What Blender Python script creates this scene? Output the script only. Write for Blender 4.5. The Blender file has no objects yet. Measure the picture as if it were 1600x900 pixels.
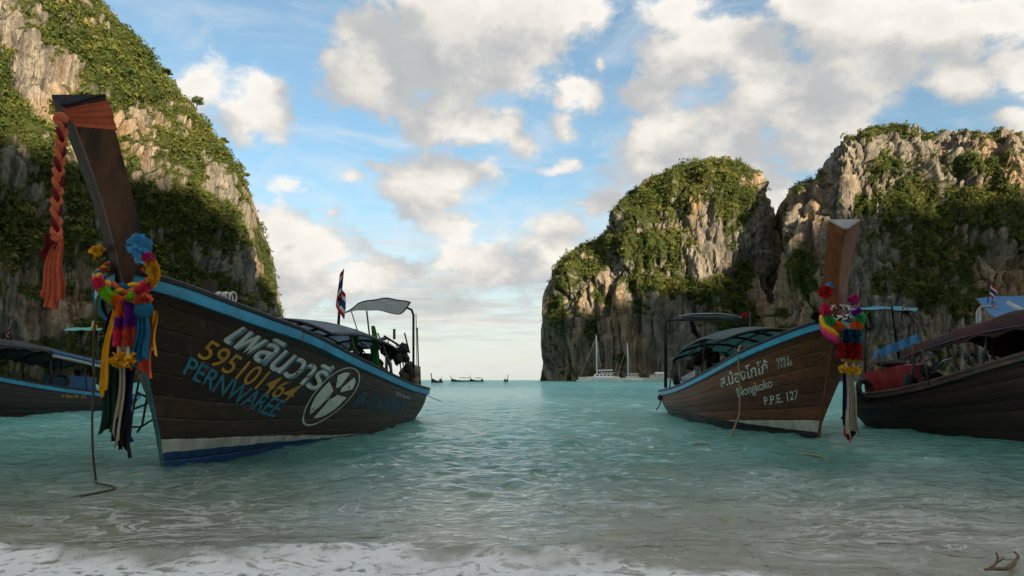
import bpy, math, random
import numpy as np
from mathutils import Vector, Matrix
R = math.radians
random.seed(7); rng = np.random.default_rng(7)
scene = bpy.context.scene
col = scene.collection

# ------------------------------------------------------------------ camera
F_PX, CAM_H = 1067.0, 1.0
PITCH = math.atan(143 / F_PX)
cam_d = bpy.data.cameras.new('camera'); cam_d.sensor_width = 36; cam_d.lens = 36 * F_PX / 1600
cam_d.clip_start = 0.05; cam_d.clip_end = 60000
cam = bpy.data.objects.new('camera', cam_d); col.objects.link(cam)
cam.location = (0, 0, CAM_H); cam.rotation_euler = (math.pi / 2 + PITCH, 0, 0)
scene.camera = cam
def ray(px, py):
    a = (px - 800) / F_PX; b = (450 - py) / F_PX
    return np.array([a, math.cos(PITCH) - b * math.sin(PITCH), math.sin(PITCH) + b * math.cos(PITCH)])
def at(px, py, Y):
    r = ray(px, py); return np.array([0, 0, CAM_H]) + r * Y / r[1]
def proj(p):
    p = np.asarray(p, float); x, y, z = p[..., 0], p[..., 1], p[..., 2] - CAM_H
    d = y * math.cos(PITCH) + z * math.sin(PITCH); u = -y * math.sin(PITCH) + z * math.cos(PITCH)
    return np.stack([800 + F_PX * x / d, 450 - F_PX * u / d], -1)

# ------------------------------------------------------------------ light, sky, exposure
SUN_EL, SUN_AZ = R(13), R(32)                    # azimuth: degrees to the right of straight behind the camera
sun_dir = Vector((math.sin(SUN_AZ) * math.cos(SUN_EL), -math.cos(SUN_AZ) * math.cos(SUN_EL), math.sin(SUN_EL)))
sl = bpy.data.lights.new('sun', 'SUN'); sl.energy = 5.0; sl.angle = R(0.5); sl.color = (1.0, 0.80, 0.55)
sun = bpy.data.objects.new('sun', sl); col.objects.link(sun)
sun.rotation_euler = sun_dir.to_track_quat('Z', 'Y').to_euler(); sun.location = (0, 0, 300)
scene.view_settings.view_transform = 'Standard'; scene.view_settings.look = 'None'
scene.view_settings.gamma = 1.0; scene.view_settings.use_curve_mapping = False
scene.view_settings.exposure = 1.22
scene.cycles.use_denoising = True
scene.cycles.use_adaptive_sampling = True; scene.cycles.adaptive_threshold = 0.018; scene.cycles.adaptive_min_samples = 12
scene.cycles.max_bounces = 5; scene.cycles.diffuse_bounces = 2; scene.cycles.glossy_bounces = 2
scene.cycles.transmission_bounces = 4; scene.cycles.transparent_max_bounces = 8
scene.cycles.sample_clamp_indirect = 4.0
scene.cycles.caustics_reflective = False

world = bpy.data.worlds.new('World'); scene.world = world; world.use_nodes = True
class NT:
    """small helper to write node trees"""
    def __init__(s, tree): s.t = tree; s.n = tree.nodes; s.l = tree.links
    def node(s, kind, **kw):
        n = s.n.new(kind)
        for k, v in kw.items(): setattr(n, k, v)
        return n
    def put(s, sock, v):
        if v is None: return
        if isinstance(v, bpy.types.NodeSocket): s.l.new(v, sock)
        elif isinstance(v, (tuple, list)) and len(v) == 3 and sock.type == 'RGBA': sock.default_value = (*v, 1)
        else: sock.default_value = v
    def math(s, op, a, b=None, c=None, clamp=False):
        n = s.node('ShaderNodeMath', operation=op, use_clamp=clamp); s.put(n.inputs[0], a); s.put(n.inputs[1], b); s.put(n.inputs[2], c)
        return n.outputs[0]
    def vec(s, op, a, b=None):
        n = s.node('ShaderNodeVectorMath', operation=op); s.put(n.inputs[0], a)
        if op == 'SCALE': s.put(n.inputs['Scale'], b)
        else: s.put(n.inputs[1], b)
        return n.outputs['Value'] if op in ('DOT_PRODUCT', 'LENGTH') else n.outputs[0]
    def noise(s, v, scale, detail=4, rough=0.55, dist=0.0):
        n = s.node('ShaderNodeTexNoise'); s.put(n.inputs['Vector'], v); s.put(n.inputs['Scale'], scale)
        n.inputs['Detail'].default_value = detail; n.inputs['Roughness'].default_value = rough; n.inputs['Distortion'].default_value = dist
        return n.outputs['Fac']
    def smooth(s, x, lo, hi, a=0.0, b=1.0):
        n = s.node('ShaderNodeMapRange', interpolation_type='SMOOTHSTEP'); s.put(n.inputs[0], x)
        for i, q in enumerate((lo, hi, a, b)): s.put(n.inputs[i + 1], q)
        return n.outputs[0]
    def mix(s, f, a, b, blend='MIX'):
        n = s.node('ShaderNodeMix', data_type='RGBA', blend_type=blend); s.put(n.inputs[0], f); s.put(n.inputs[6], a); s.put(n.inputs[7], b)
        return n.outputs[2]
    def ramp(s, x, stops):
        n = s.node('ShaderNodeValToRGB'); s.put(n.inputs[0], x); e = n.color_ramp.elements
        while len(e) < len(stops): e.new(0.5)
        for k, (p, c) in zip(e, stops): k.position = p; k.color = (*c, 1)
        return n.outputs[0]
    def mapping(s, v, scale=(1, 1, 1), loc=(0, 0, 0), rot=(0, 0, 0)):
        n = s.node('ShaderNodeMapping'); s.put(n.inputs[0], v); n.inputs['Scale'].default_value = scale
        n.inputs['Location'].default_value = loc; n.inputs['Rotation'].default_value = rot
        return n.outputs[0]

# clouds: (px, py, rx, ry, tilt deg, weight) read off the photograph, kept as directions in the sky
CLOUDS = [(720, 70, 180, 105, 0, 1.6), (640, 130, 100, 66, -20, 1.25), (800, 25, 130, 80, 0, 1.4), (690, -20, 150, 50, 0, 1.1), (850, 85, 45, 60, 0, 1.0),
          (350, 150, 75, 50, -20, 1.0), (425, 185, 50, 26, -10, .8), (310, 118, 38, 28, 0, .8), (513, 80, 26, 18, 0, .7), (745, 205, 90, 26, 12, .85), (800, 215, 36, 18, -8, .8),
          (690, 292, 85, 48, -8, 1.1), (710, 345, 50, 40, 0, .85), (600, 282, 40, 12, 0, .6), (430, 365, 60, 45, 0, .95), (480, 400, 100, 50, 0, .95), (400, 430, 60, 45, 0, .9),
          (570, 430, 130, 40, 0, .8), (720, 420, 130, 42, 0, .75), (835, 415, 70, 42, 20, .75), (475, 300, 60, 16, -12, .55), (515, 340, 30, 10, 0, .5),
          (1085, 75, 75, 48, 15, 1.05), (1040, 120, 60, 34, 20, .85), (1230, 165, 230, 66, 27, 1.25), (1080, 240, 110, 46, 32, 1.0), (1400, 45, 190, 62, 12, 1.2), (1300, 100, 140, 60, 25, 1.1),
          (1200, 30, 120, 50, 20, 1.0), (1545, 120, 85, 48, 15, 1.05), (1580, 30, 90, 40, 0, .9), (1590, 188, 50, 22, 0, .8), (1430, 105, 50, 22, 10, .8), (1060, 10, 90, 28, 0, .8),
          (1017, 232, 24, 19, 10, .95), (898, 150, 36, 24, 0, .75), (870, 202, 24, 14, 0, .7), (868, 250, 40, 13, 15, .7), (925, 22, 17, 13, 0, .6), (922, 90, 14, 22, 0, .55),
          (915, 345, 75, 30, 35, .95), (860, 385, 60, 26, 20, .8), (1235, 225, 90, 40, 10, .9), (1210, 300, 50, 40, 0, .8), (960, 300, 40, 30, 40, .6)]
def level(cl):
    out = []
    for px, py, rx, ry, tilt, w in cl:
        n = 1 if abs(tilt) < 14 or rx < 60 else (3 if rx > 150 else 2)
        for i in range(n):
            o = 0 if n == 1 else (i / (n - 1) - .5) * 1.15
            out.append((px + o * rx * math.cos(R(tilt)), py - o * rx * math.sin(R(tilt)), rx / (1 if n == 1 else n * .62), ry, 0, w))
    return out
CLOUDS = level(CLOUDS)
def build_sky():
    world.cycles.sampling_method = 'MANUAL'; world.cycles.sample_map_resolution = 256
    g = bpy.data.node_groups.new('cloud_field', 'ShaderNodeTree')
    g.interface.new_socket('Dir', in_out='INPUT', socket_type='NodeSocketVector'); g.interface.new_socket('Field', in_out='OUTPUT', socket_type='NodeSocketFloat')
    k = NT(g); gi = k.node('NodeGroupInput'); go = k.node('NodeGroupOutput'); D = gi.outputs[0]
    sp0 = k.node('ShaderNodeSeparateXYZ'); k.put(sp0.inputs[0], D); iy = k.math('DIVIDE', 1.0, k.math('MAXIMUM', sp0.outputs[1], .2))
    UV = k.vec('SCALE', D, iy)                              # directions written as (x/y, 1, z/y)
    warp = k.node('ShaderNodeTexNoise'); k.put(warp.inputs['Vector'], D); warp.inputs['Scale'].default_value = 7; warp.inputs['Detail'].default_value = 2
    UV = k.vec('MULTIPLY', k.vec('ADD', UV, k.vec('SCALE', k.vec('SUBTRACT', warp.outputs['Color'], (.5, .5, .5)), .11)), (1, 0, 1))
    best = None
    for px, py, rx, ry, tilt, w in CLOUDS:
        c = ray(px, py); c = c / c[1]; kx = rx / F_PX * 1.0; kz = ry / F_PX * 1.03
        n = 1
        n_ = k.node('ShaderNodeVectorMath', operation='MULTIPLY_ADD'); k.put(n_.inputs[0], UV)
        n_.inputs[1].default_value = (1 / kx, 0, 1 / kz); n_.inputs[2].default_value = (-c[0] / kx, 0, -c[2] / kz)
        f = k.math('MULTIPLY_ADD', k.vec('LENGTH', n_.outputs[0]), -w * .85, w * 1.05)
        best = f if best is None else k.math('SMOOTH_MAX', best, f, .25)
    # other clouds of the same sort out of view, cover thickened for ambient light
    sep = k.node('ShaderNodeSeparateXYZ'); k.put(sep.inputs[0], D); z = k.math('MAXIMUM', sep.outputs[2], .0)
    flat = k.vec('SCALE', D, k.math('DIVIDE', 1.0, k.math('ADD', z, .22)))
    away = k.smooth(sep.outputs[1], .35, .55, 1.0, 0.0)
    rest = k.math('MULTIPLY_ADD', k.noise(flat, 1.3, 3, .5), 3.4, -1.05)
    best = k.math('MAXIMUM', best, k.math('SUBTRACT', rest, k.math('MULTIPLY', k.math('SUBTRACT', 1.0, away), 9)))
    best = k.math('MAXIMUM', best, -1.2)
    p = k.mapping(D, scale=(1, 1, 1.5))
    n1 = k.noise(p, 11.5, 8, .62, 0)
    fld = k.math('ADD', best, k.math('MULTIPLY_ADD', n1, 2.7, -1.34))
    k.l.new(fld, go.inputs[0])
    k = NT(world.node_tree)
    for n in list(k.n): k.n.remove(n)
    out = k.node('ShaderNodeOutputWorld'); bg = k.node('ShaderNodeBackground'); bg.inputs['Strength'].default_value = 0.078
    sky = k.node('ShaderNodeTexSky', sky_type='NISHITA', sun_disc=False, sun_elevation=SUN_EL, sun_rotation=math.pi - SUN_AZ, altitude=0, air_density=1.0, dust_density=1.6, ozone_density=2.0)
    D = k.vec('NORMALIZE', k.node('ShaderNodeTexCoord').outputs['Generated'])
    sep = k.node('ShaderNodeSeparateXYZ'); k.put(sep.inputs[0], D); el = sep.outputs[2]
    base = k.mix(1.0, sky.outputs[0], (1.0, 1.24, 1.2), 'MULTIPLY')
    base = k.mix(.12, base, (4.2, 4.4, 4.5))
    base = k.mix(k.smooth(el, -.02, .30, .78, .0), base, (4.7, 4.65, 4.35))            # pale low sky
    def field(v):
        n = k.node('ShaderNodeGroup'); n.node_tree = g; k.put(n.inputs[0], v); return n.outputs[0]
    f0 = field(D); f1 = field(k.vec('NORMALIZE', k.vec('ADD', D, (.06, 0, .05)))); 
    alpha = k.smooth(f0, -.06, .55)
    lit = k.smooth(k.math('SUBTRACT', f0, f1), -.6, .9)
    thick = k.smooth(f0, .3, 1.7)
    shade = k.math('ADD', k.math('MULTIPLY', lit, .74), k.math('MULTIPLY', k.math('SUBTRACT', 1.0, thick), .26), clamp=True)
    ccol = k.ramp(shade, [(0.0, (2.35, 2.5, 2.65)), (.42, (3.4, 3.4, 3.35)), (.75, (4.5, 4.3, 3.98)), (1.0, (5.5, 5.3, 4.95))])
    # thin wisps and the layered deck low over the sea
    wis = k.noise(k.mapping(D, scale=(3, 3, 9), rot=(0, .35, 0)), 2.2, 5, .62, .6)
    wa = k.math('MULTIPLY', k.smooth(wis, .38, .80), k.smooth(el, .75, .25, .15, .6))
    base = k.mix(wa, base, (4.7, 4.8, 4.85))
    lay = k.noise(k.mapping(D, scale=(2.2, 2.2, 21)), 2.6, 5, .6, 0)
    la = k.math('MULTIPLY', k.math('MULTIPLY', k.smooth(lay, .36, .58), k.smooth(el, .03, .075)), k.smooth(el, .24, .15))
    lcol = k.ramp(k.noise(k.mapping(D, scale=(2.2, 2.2, 26), loc=(.3, 0, .2)), 3.0, 4, .6), [(.3, (2.9, 3.05, 3.15)), (.55, (3.9, 3.85, 3.65)), (.72, (5.0, 4.7, 4.3))])
    base = k.mix(k.math('MULTIPLY', la, .92), base, lcol)
    k.put(bg.inputs['Color'], k.mix(alpha, base, ccol)); k.l.new(bg.outputs[0], out.inputs[0])
build_sky()

# ------------------------------------------------------------------ helpers
def tag(o, label=None, cat=None, group=None, kind=None):
    if label: o['label'] = label
    if cat: o['category'] = cat
    if group: o['group'] = group
    if kind: o['kind'] = kind
    return o
def empty(name, loc=(0, 0, 0), rz=0, parent=None):
    o = bpy.data.objects.new(name, None); col.objects.link(o); o.location = loc; o.rotation_euler = (0, 0, rz); o.parent = parent
    o.empty_display_size = .2
    return o
def link(name, me, mat, parent=None):
    o = bpy.data.objects.new(name, me); col.objects.link(o); o.parent = parent
    if mat is not None:
        for m in (mat if isinstance(mat, (list, tuple)) else [mat]): me.materials.append(m)
    return o
def mesh(name, V, Fc, mat, parent=None, smooth=False, mi=None):
    me = bpy.data.meshes.new(name)
    me.from_pydata([tuple(map(float, v)) for v in V], [], [tuple(map(int, f)) for f in Fc])
    o = link(name, me, mat, parent)
    if smooth: me.shade_smooth()
    if mi is not None: me.polygons.foreach_set('material_index', mi)
    return o
class MB:
    def __init__(s): s.V = []; s.F = []
    def add(s, V, Fc):
        b = len(s.V); s.V += [tuple(v) for v in V]; s.F += [tuple(i + b for i in f) for f in Fc]; return s
    def box(s, c, d, rot=None, taper=1.0):
        x, y, z = (q / 2 for q in d); V = [Vector((i * x * (taper if k > 0 else 1), j * y * (taper if k > 0 else 1), k * z)) for k in (-1, 1) for j in (-1, 1) for i in (-1, 1)]
        if rot is not None: V = [rot @ v for v in V]
        return s.add([v + Vector(c) for v in V], [(0, 2, 3, 1), (4, 5, 7, 6), (0, 1, 5, 4), (2, 6, 7, 3), (0, 4, 6, 2), (1, 3, 7, 5)])
    def tube(s, pts, r, n=8, cap=True, closed=False):
        P = [Vector(p) for p in pts]; m = len(P); rr = r if hasattr(r, '__len__') else [r] * m
        V = []; up = None
        for i, p in enumerate(P):
            if closed: t = P[(i + 1) % m] - P[i - 1]
            else: t = P[min(i + 1, m - 1)] - P[max(i - 1, 0)]
            if t.length < 1e-9: t = Vector((0, 0, 1))
            t.normalize()
            if up is None:
                up = t.orthogonal().normalized()
            else:
                up = (up - t * up.dot(t))
                if up.length < 1e-6: up = t.orthogonal()
                up.normalize()
            w = t.cross(up)
            for j in range(n):
                a = 2 * math.pi * j / n; V.append(p + (up * math.cos(a) + w * math.sin(a)) * rr[i])
        Fc = []
        for i in range(m if closed else m - 1):
            i2 = (i + 1) % m
            for j in range(n): Fc.append((i * n + j, i * n + (j + 1) % n, i2 * n + (j + 1) % n, i2 * n + j))
        if cap and not closed: Fc += [tuple(range(n - 1, -1, -1)), tuple(range((m - 1) * n, m * n))]
        return s.add(V, Fc)
    def ball(s, c, r, nu=10, nv=6, sq=(1, 1, 1)):
        V = []; Fc = []
        for i in range(nv + 1):
            th = math.pi * i / nv
            for j in range(nu):
                ph = 2 * math.pi * j / nu; V.append((c[0] + r * sq[0] * math.sin(th) * math.cos(ph), c[1] + r * sq[1] * math.sin(th) * math.sin(ph), c[2] + r * sq[2] * math.cos(th)))
        for i in range(nv):
            for j in range(nu): Fc.append((i * nu + j, (i + 1) * nu + j, (i + 1) * nu + (j + 1) % nu, i * nu + (j + 1) % nu))
        return s.add(V, Fc)
    def torus(s, c, R0, r, ax=(0, 0, 1), n=18, m=8, a0=0, a1=2 * math.pi):
        q = Vector((0, 0, 1)).rotation_difference(Vector(ax)); full = abs(a1 - a0 - 2 * math.pi) < 1e-6
        pts = [Vector(c) + q @ Vector((math.cos(a) * R0, math.sin(a) * R0, 0)) for a in np.linspace(a0, a1, n, endpoint=not full)]
        return s.tube(pts, r, m, closed=full)
    def grid(s, P):
        P = np.asarray(P); a, b = P.shape[:2]
        return s.add(P.reshape(-1, 3).tolist(), [(i * b + j, i * b + j + 1, (i + 1) * b + j + 1, (i + 1) * b + j) for i in range(a - 1) for j in range(b - 1)])
    def obj(s, name, mat, parent=None, smooth=True):
        return mesh(name, s.V, s.F, mat, parent, smooth)
def auto_smooth(o, ang=35):
    me = o.data; me.shade_smooth()
    try: me.set_sharp_from_angle(angle=R(ang))
    except Exception: pass
    return o
def crv(xs, ys, x):
    """smooth interpolation through control points (cubic Hermite, limited)"""
    xs = np.asarray(xs, float); ys = np.asarray(ys, float); x = np.clip(np.asarray(x, float), xs[0], xs[-1])
    h = np.diff(xs); d = np.diff(ys) / h; m = np.zeros_like(xs); m[0] = d[0]; m[-1] = d[-1]
    for i in range(1, len(xs) - 1): m[i] = 0 if d[i - 1] * d[i] <= 0 else 2 * d[i - 1] * d[i] / (d[i - 1] + d[i])
    i = np.clip(np.searchsorted(xs, x) - 1, 0, len(xs) - 2); t = (x - xs[i]) / h[i]
    return (2*t**3 - 3*t**2 + 1) * ys[i] + (t**3 - 2*t**2 + t) * h[i] * m[i] + (-2*t**3 + 3*t**2) * ys[i+1] + (t**3 - t**2) * h[i] * m[i+1]
# gradient noise
_perm = np.random.default_rng(3).permutation(256); _perm = np.concatenate([_perm, _perm, _perm])
_grad = np.random.default_rng(4).normal(size=(256, 3)); _grad /= np.linalg.norm(_grad, axis=1)[:, None]
def perlin(p):
    i = np.floor(p).astype(int); f = p - i; u = f * f * f * (f * (f * 6 - 15) + 10); i &= 255; r = 0
    for dx in (0, 1):
        for dy in (0, 1):
            for dz in (0, 1):
                g = _grad[_perm[_perm[_perm[i[..., 0] + dx] + i[..., 1] + dy] + i[..., 2] + dz]]
                w = (u[..., 0] if dx else 1 - u[..., 0]) * (u[..., 1] if dy else 1 - u[..., 1]) * (u[..., 2] if dz else 1 - u[..., 2])
                r = r + w * (g[..., 0] * (f[..., 0] - dx) + g[..., 1] * (f[..., 1] - dy) + g[..., 2] * (f[..., 2] - dz))
    return r * 1.5
def fbm(p, o=4, g=.5):
    r = 0; a = 1
    for _ in range(o): r = r + a * perlin(p); p = p * 2.03 + 17.3; a *= g
    return r

# ------------------------------------------------------------------ materials
_mats = {}
def mat(name, color, rough=.6, var=.25, scale=6., bump=.0, bscale=40., spec=.4, metal=0., stretch=(1, 1, 1), second=None, sfac=(.5, .65), transl=0.):
    if name in _mats: return _mats[name]
    m = bpy.data.materials.new(name); m.use_nodes = True; k = NT(m.node_tree); b = k.n['Principled BSDF']
    co = k.node('ShaderNodeTexCoord').outputs['Object']; v = k.mapping(co, scale=stretch)
    n = k.noise(v, scale, 5, .6); c = tuple(color)
    lo = tuple(q * (1 - var) for q in c); hi = tuple(min(1, q * (1 + var)) for q in c)
    cc = k.ramp(n, [(.3, lo), (.7, hi)])
    if second is not None: cc = k.mix(k.smooth(k.noise(v, scale * .6, 7, .65, .4), *sfac), cc, second)
    k.put(b.inputs['Base Color'], cc); b.inputs['Roughness'].default_value = rough; b.inputs['Metallic'].default_value = metal; b.inputs['Specular IOR Level'].default_value = spec
    k.put(b.inputs['Roughness'], k.smooth(n, .2, .8, max(0, rough - .12), min(1, rough + .12)))
    if bump > 0:
        bn = k.node('ShaderNodeBump'); bn.inputs['Strength'].default_value = bump; bn.inputs['Distance'].default_value = .02
        k.put(bn.inputs['Height'], k.noise(v, bscale, 4, .6)); k.put(b.inputs['Normal'], bn.outputs[0])
    if transl > 0:
        tr = k.node('ShaderNodeBsdfTranslucent'); k.put(tr.inputs[0], cc); mx = k.node('ShaderNodeMixShader'); mx.inputs[0].default_value = transl
        k.l.new(b.outputs[0], mx.inputs[1]); k.l.new(tr.outputs[0], mx.inputs[2]); k.l.new(mx.outputs[0], k.n['Material Output'].inputs[0])
    _mats[name] = m; return m

# ------------------------------------------------------------------ sand and sea
def seabed_z(y):
    return np.interp(y, [-400, -60, -12, 0, 3.2, 4.5, 6, 9, 15, 30, 60, 150, 400], [30, 8, 1.6, .22, .0, -.10, -.22, -.42, -.8, -1.6, -3.0, -6, -9])
def rows(a, b, n, p): return a + (b - a) * np.linspace(0, 1, n) ** p
def sand_mat():
    m = bpy.data.materials.new('wet_sand'); m.use_nodes = True; k = NT(m.node_tree); b = k.n['Principled BSDF']
    co = k.node('ShaderNodeTexCoord').outputs['Object']
    n = k.noise(co, .9, 6, .6); rip = k.noise(k.mapping(co, scale=(1, 3, 1)), 2.2, 5, .55, .6)
    c = k.ramp(n, [(.3, (.56, .49, .37)), (.7, (.72, .65, .52))]); c = k.mix(k.smooth(rip, .52, .7, 0, .45), c, (.38, .32, .23))
    k.put(b.inputs['Base Color'], c); b.inputs['Roughness'].default_value = .85
    bn = k.node('ShaderNodeBump'); bn.inputs['Strength'].default_value = .5; bn.inputs['Distance'].default_value = .04
    k.put(bn.inputs['Height'], rip); k.put(b.inputs['Normal'], bn.outputs[0])
    return m
ys = np.concatenate([[-400, -200, -100, -60, -30, -12, -6, -2], np.arange(0, 20, .5), rows(20, 400, 20, 2), [900, 3000, 26000]])
xs = np.concatenate([[-20000, -3000, -600, -200, -80], np.linspace(-40, 40, 60), [80, 200, 600, 3000, 20000]])
X, Y = np.meshgrid(xs, ys); Z = seabed_z(Y) + .03 * perlin(np.stack([X * .5, Y * .7, X * 0], -1)) * (np.abs(X) < 60)
b = MB().grid(np.stack([X, Y, Z], -1)); tag(b.obj('sandy_ground', sand_mat()), kind='structure')

def water_mat():
    m = bpy.data.materials.new('sea_water'); m.use_nodes = True; k = NT(m.node_tree); k.n.remove(k.n['Principled BSDF']); out = k.n['Material Output']
    co = k.node('ShaderNodeTexCoord').outputs['Object']; sp = k.node('ShaderNodeSeparateXYZ'); k.put(sp.inputs[0], co); y = sp.outputs[1]
    r1 = k.noise(k.mapping(co, scale=(1, 1.9, 1), rot=(0, 0, .18)), 3.6, 5, .55, .35)
    r2 = k.noise(k.mapping(co, scale=(1, 2.4, 1), rot=(0, 0, -.2)), .55, 5, .6, .2)
    r3 = k.noise(k.mapping(co, scale=(1, 1.7, 1), rot=(0, 0, .3)), 9.5, 4, .55, .3)
    bn = k.node('ShaderNodeBump'); bn.inputs['Strength'].default_value = 1.0
    k.put(bn.inputs['Distance'], 1.0)
    hh = k.math('ADD', k.math('ADD', k.math('MULTIPLY', r3, .015), k.math('MULTIPLY', r1, k.smooth(y, 3, 14, .036, .080))), k.math('MULTIPLY', r2, k.smooth(y, 25, 140, .0, .8)))
    k.put(bn.inputs['Height'], hh); N = bn.outputs[0]
    gl = k.node('ShaderNodeBsdfGlossy'); gl.inputs['Roughness'].default_value = .015; k.put(gl.inputs['Normal'], N); gl.inputs['Color'].default_value = (1, 1, 1, 1)
    rf = k.node('ShaderNodeBsdfRefraction'); rf.inputs['IOR'].default_value = 1.33; rf.inputs['Roughness'].default_value = .02; k.put(rf.inputs['Normal'], N)
    k.put(rf.inputs['Color'], k.mix(k.smooth(y, 3.8, 11), (.96, .98, .94), (.42, .84, .75)))
    tp = k.node('ShaderNodeBsdfTransparent'); k.put(tp.inputs[0], k.mix(k.smooth(y, 3.8, 11), (.97, .98, .95), (.40, .82, .72)))
    rt = k.node('ShaderNodeMixShader'); rt.inputs[0].default_value = .6; k.l.new(rf.outputs[0], rt.inputs[1]); k.l.new(tp.outputs[0], rt.inputs[2])
    df = k.node('ShaderNodeBsdfDiffuse'); patch = k.noise(co, .05, 4, .5)
    k.put(df.inputs['Color'], k.mix(k.smooth(y, 4.2, 9), (.44, .50, .40), k.mix(k.smooth(y, 10, 45), (.16, .42, .35), k.ramp(patch, [(.35, (.17, .54, .50)), (.65, (.26, .66, .62))]))))
    body = k.node('ShaderNodeMixShader'); k.put(body.inputs[0], k.smooth(y, 4.0, 16, .22, .92)); k.l.new(rt.outputs[0], body.inputs[1]); k.l.new(df.outputs[0], body.inputs[2])
    fr = k.node('ShaderNodeFresnel'); fr.inputs['IOR'].default_value = 1.33; k.put(fr.inputs['Normal'], N)
    w = k.node('ShaderNodeMixShader'); k.put(w.inputs[0], fr.outputs[0]); k.l.new(body.outputs[0], w.inputs[1]); k.l.new(gl.outputs[0], w.inputs[2])
    # foam: broken white edge of the little wave that runs up the sand, lacy streaks further out
    edge = k.math('ADD', y, k.math('MULTIPLY', k.math('SUBTRACT', k.noise(co, .55, 5, .6), .5), 2.6))
    edge = k.math('ADD', edge, k.math('MULTIPLY_ADD', sp.outputs[0], .10, .10))
    near = k.smooth(edge, 4.02, 3.70, 0, .95)
    lace = k.math('ABSOLUTE', k.math('SUBTRACT', k.noise(k.mapping(co, scale=(1, 1.7, 1)), 4.2, 6, .62, .8), .5))
    froth = k.noise(co, 14, 6, .7)
    f1 = k.math('MULTIPLY', near, k.smooth(k.math('ADD', k.math('MULTIPLY', lace, 2.4), k.math('MULTIPLY', froth, .9)), .84, .56))
    l2 = k.math('ABSOLUTE', k.math('SUBTRACT', k.noise(k.mapping(co, scale=(.7, 1.9, 1), rot=(0, 0, .25)), 2.3, 7, .66, 1.2), .5))
    f2 = k.math('MULTIPLY', k.math('MULTIPLY', k.smooth(l2, .045, .0), k.smooth(k.noise(co, .5, 3, .5), .40, .62)), k.smooth(y, 9.0, 4.2, 0, .5))
    foam = k.node('ShaderNodeBsdfDiffuse'); foam.inputs['Color'].default_value = (.86, .86, .84, 1)
    fm = k.node('ShaderNodeMixShader'); k.put(fm.inputs[0], k.math('MULTIPLY', k.math('MAXIMUM', f1, f2), .92)); k.l.new(w.outputs[0], fm.inputs[1]); k.l.new(foam.outputs[0], fm.inputs[2])
    k.l.new(fm.outputs[0], out.inputs[0]); return m
def build_water():
    yy = np.concatenate([np.arange(2.2, 9, .028), rows(9, 34, 430, 1.35), rows(34.3, 120, 120, 1.5), [125, 140, 160, 200, 260, 340, 450, 700, 1500, 4000, 12000, 26000]])
    u = np.linspace(-1, 1, 430)
    half = np.maximum(5, yy * .86 + 2); half[yy > 120] = np.maximum(half[yy > 120], 400); half[yy > 400] = 20000
    X = u[None, :] * half[:, None]; Y = np.repeat(yy[:, None], len(u), 1); Z = np.zeros_like(X)
    dx = 2 * half / len(u); dy = np.gradient(yy); res = np.maximum(dx, dy)[:, None]
    g = np.random.default_rng(11)
    for i in range(110):
        lam = .13 * (3.4 / .13) ** (g.random() ** 1.15); th = g.normal(0, .62); kx, ky = math.sin(th) * 2 * math.pi / lam, math.cos(th) * 2 * math.pi / lam
        amp = .0047 * lam ** .72 * (1.0 if lam > .5 else 1.1)
        fade = np.clip((lam / res - 2.5) / 2, 0, 1)
        ph = kx * X + ky * Y + g.random() * 6.28 + .8 * np.sin(X * .31 + i) + .6 * np.sin(Y * .23 + i * 2)
        Z += amp * fade * np.sin(ph)
    Z *= np.clip((Y - 2.0) / 5, .25, 1) * np.clip(1.35 - Y / 400, .6, 1) * (Y < 130)
    gust = .75 + .6 * perlin(np.stack([X * .10, Y * .07, X * 0 + 3], -1)); Z *= np.clip(gust, .35, 1.4)
    # the small wave running up the beach
    c = 4.05 + .6 * perlin(np.stack([X * .45, X * 0, X * 0 + 8], -1)) + .1 * perlin(np.stack([X * 2, X * 0, X * 0], -1))
    d = Y - c; Z += .05 * np.exp(-(d / .16) ** 2) * np.where(d > 0, 1, 1) + .03 * np.exp(-((d - 1.5) / .35) ** 2)
    lump = fbm(np.stack([X * 5, Y * 7, X * 0 + 1], -1), 3) * .012 * np.clip((4.6 - Y) / .6, 0, 1); Z += lump
    b = MB(); P = np.stack([X, Y, Z], -1); nr, nc = X.shape
    me = bpy.data.meshes.new('sea'); idx = np.arange(nr * nc).reshape(nr, nc)
    q = np.stack([idx[:-1, :-1], idx[:-1, 1:], idx[1:, 1:], idx[1:, :-1]], -1).reshape(-1, 4)
    fill_mesh(me, P.reshape(-1, 3), q); me.shade_smooth()
    tag(link('sea_water', me, water_mat()), kind='structure')
def fill_mesh(me, V, Q):
    me.vertices.add(len(V)); me.vertices.foreach_set('co', np.asarray(V, np.float32).ravel())
    n = Q.shape[1]; me.loops.add(Q.size); me.loops.foreach_set('vertex_index', Q.astype(np.int32).ravel())
    me.polygons.add(len(Q)); me.polygons.foreach_set('loop_start', np.arange(0, Q.size, n, dtype=np.int32)); me.polygons.foreach_set('loop_total', np.full(len(Q), n, np.int32))
    me.update(calc_edges=True)
build_water()

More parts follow.
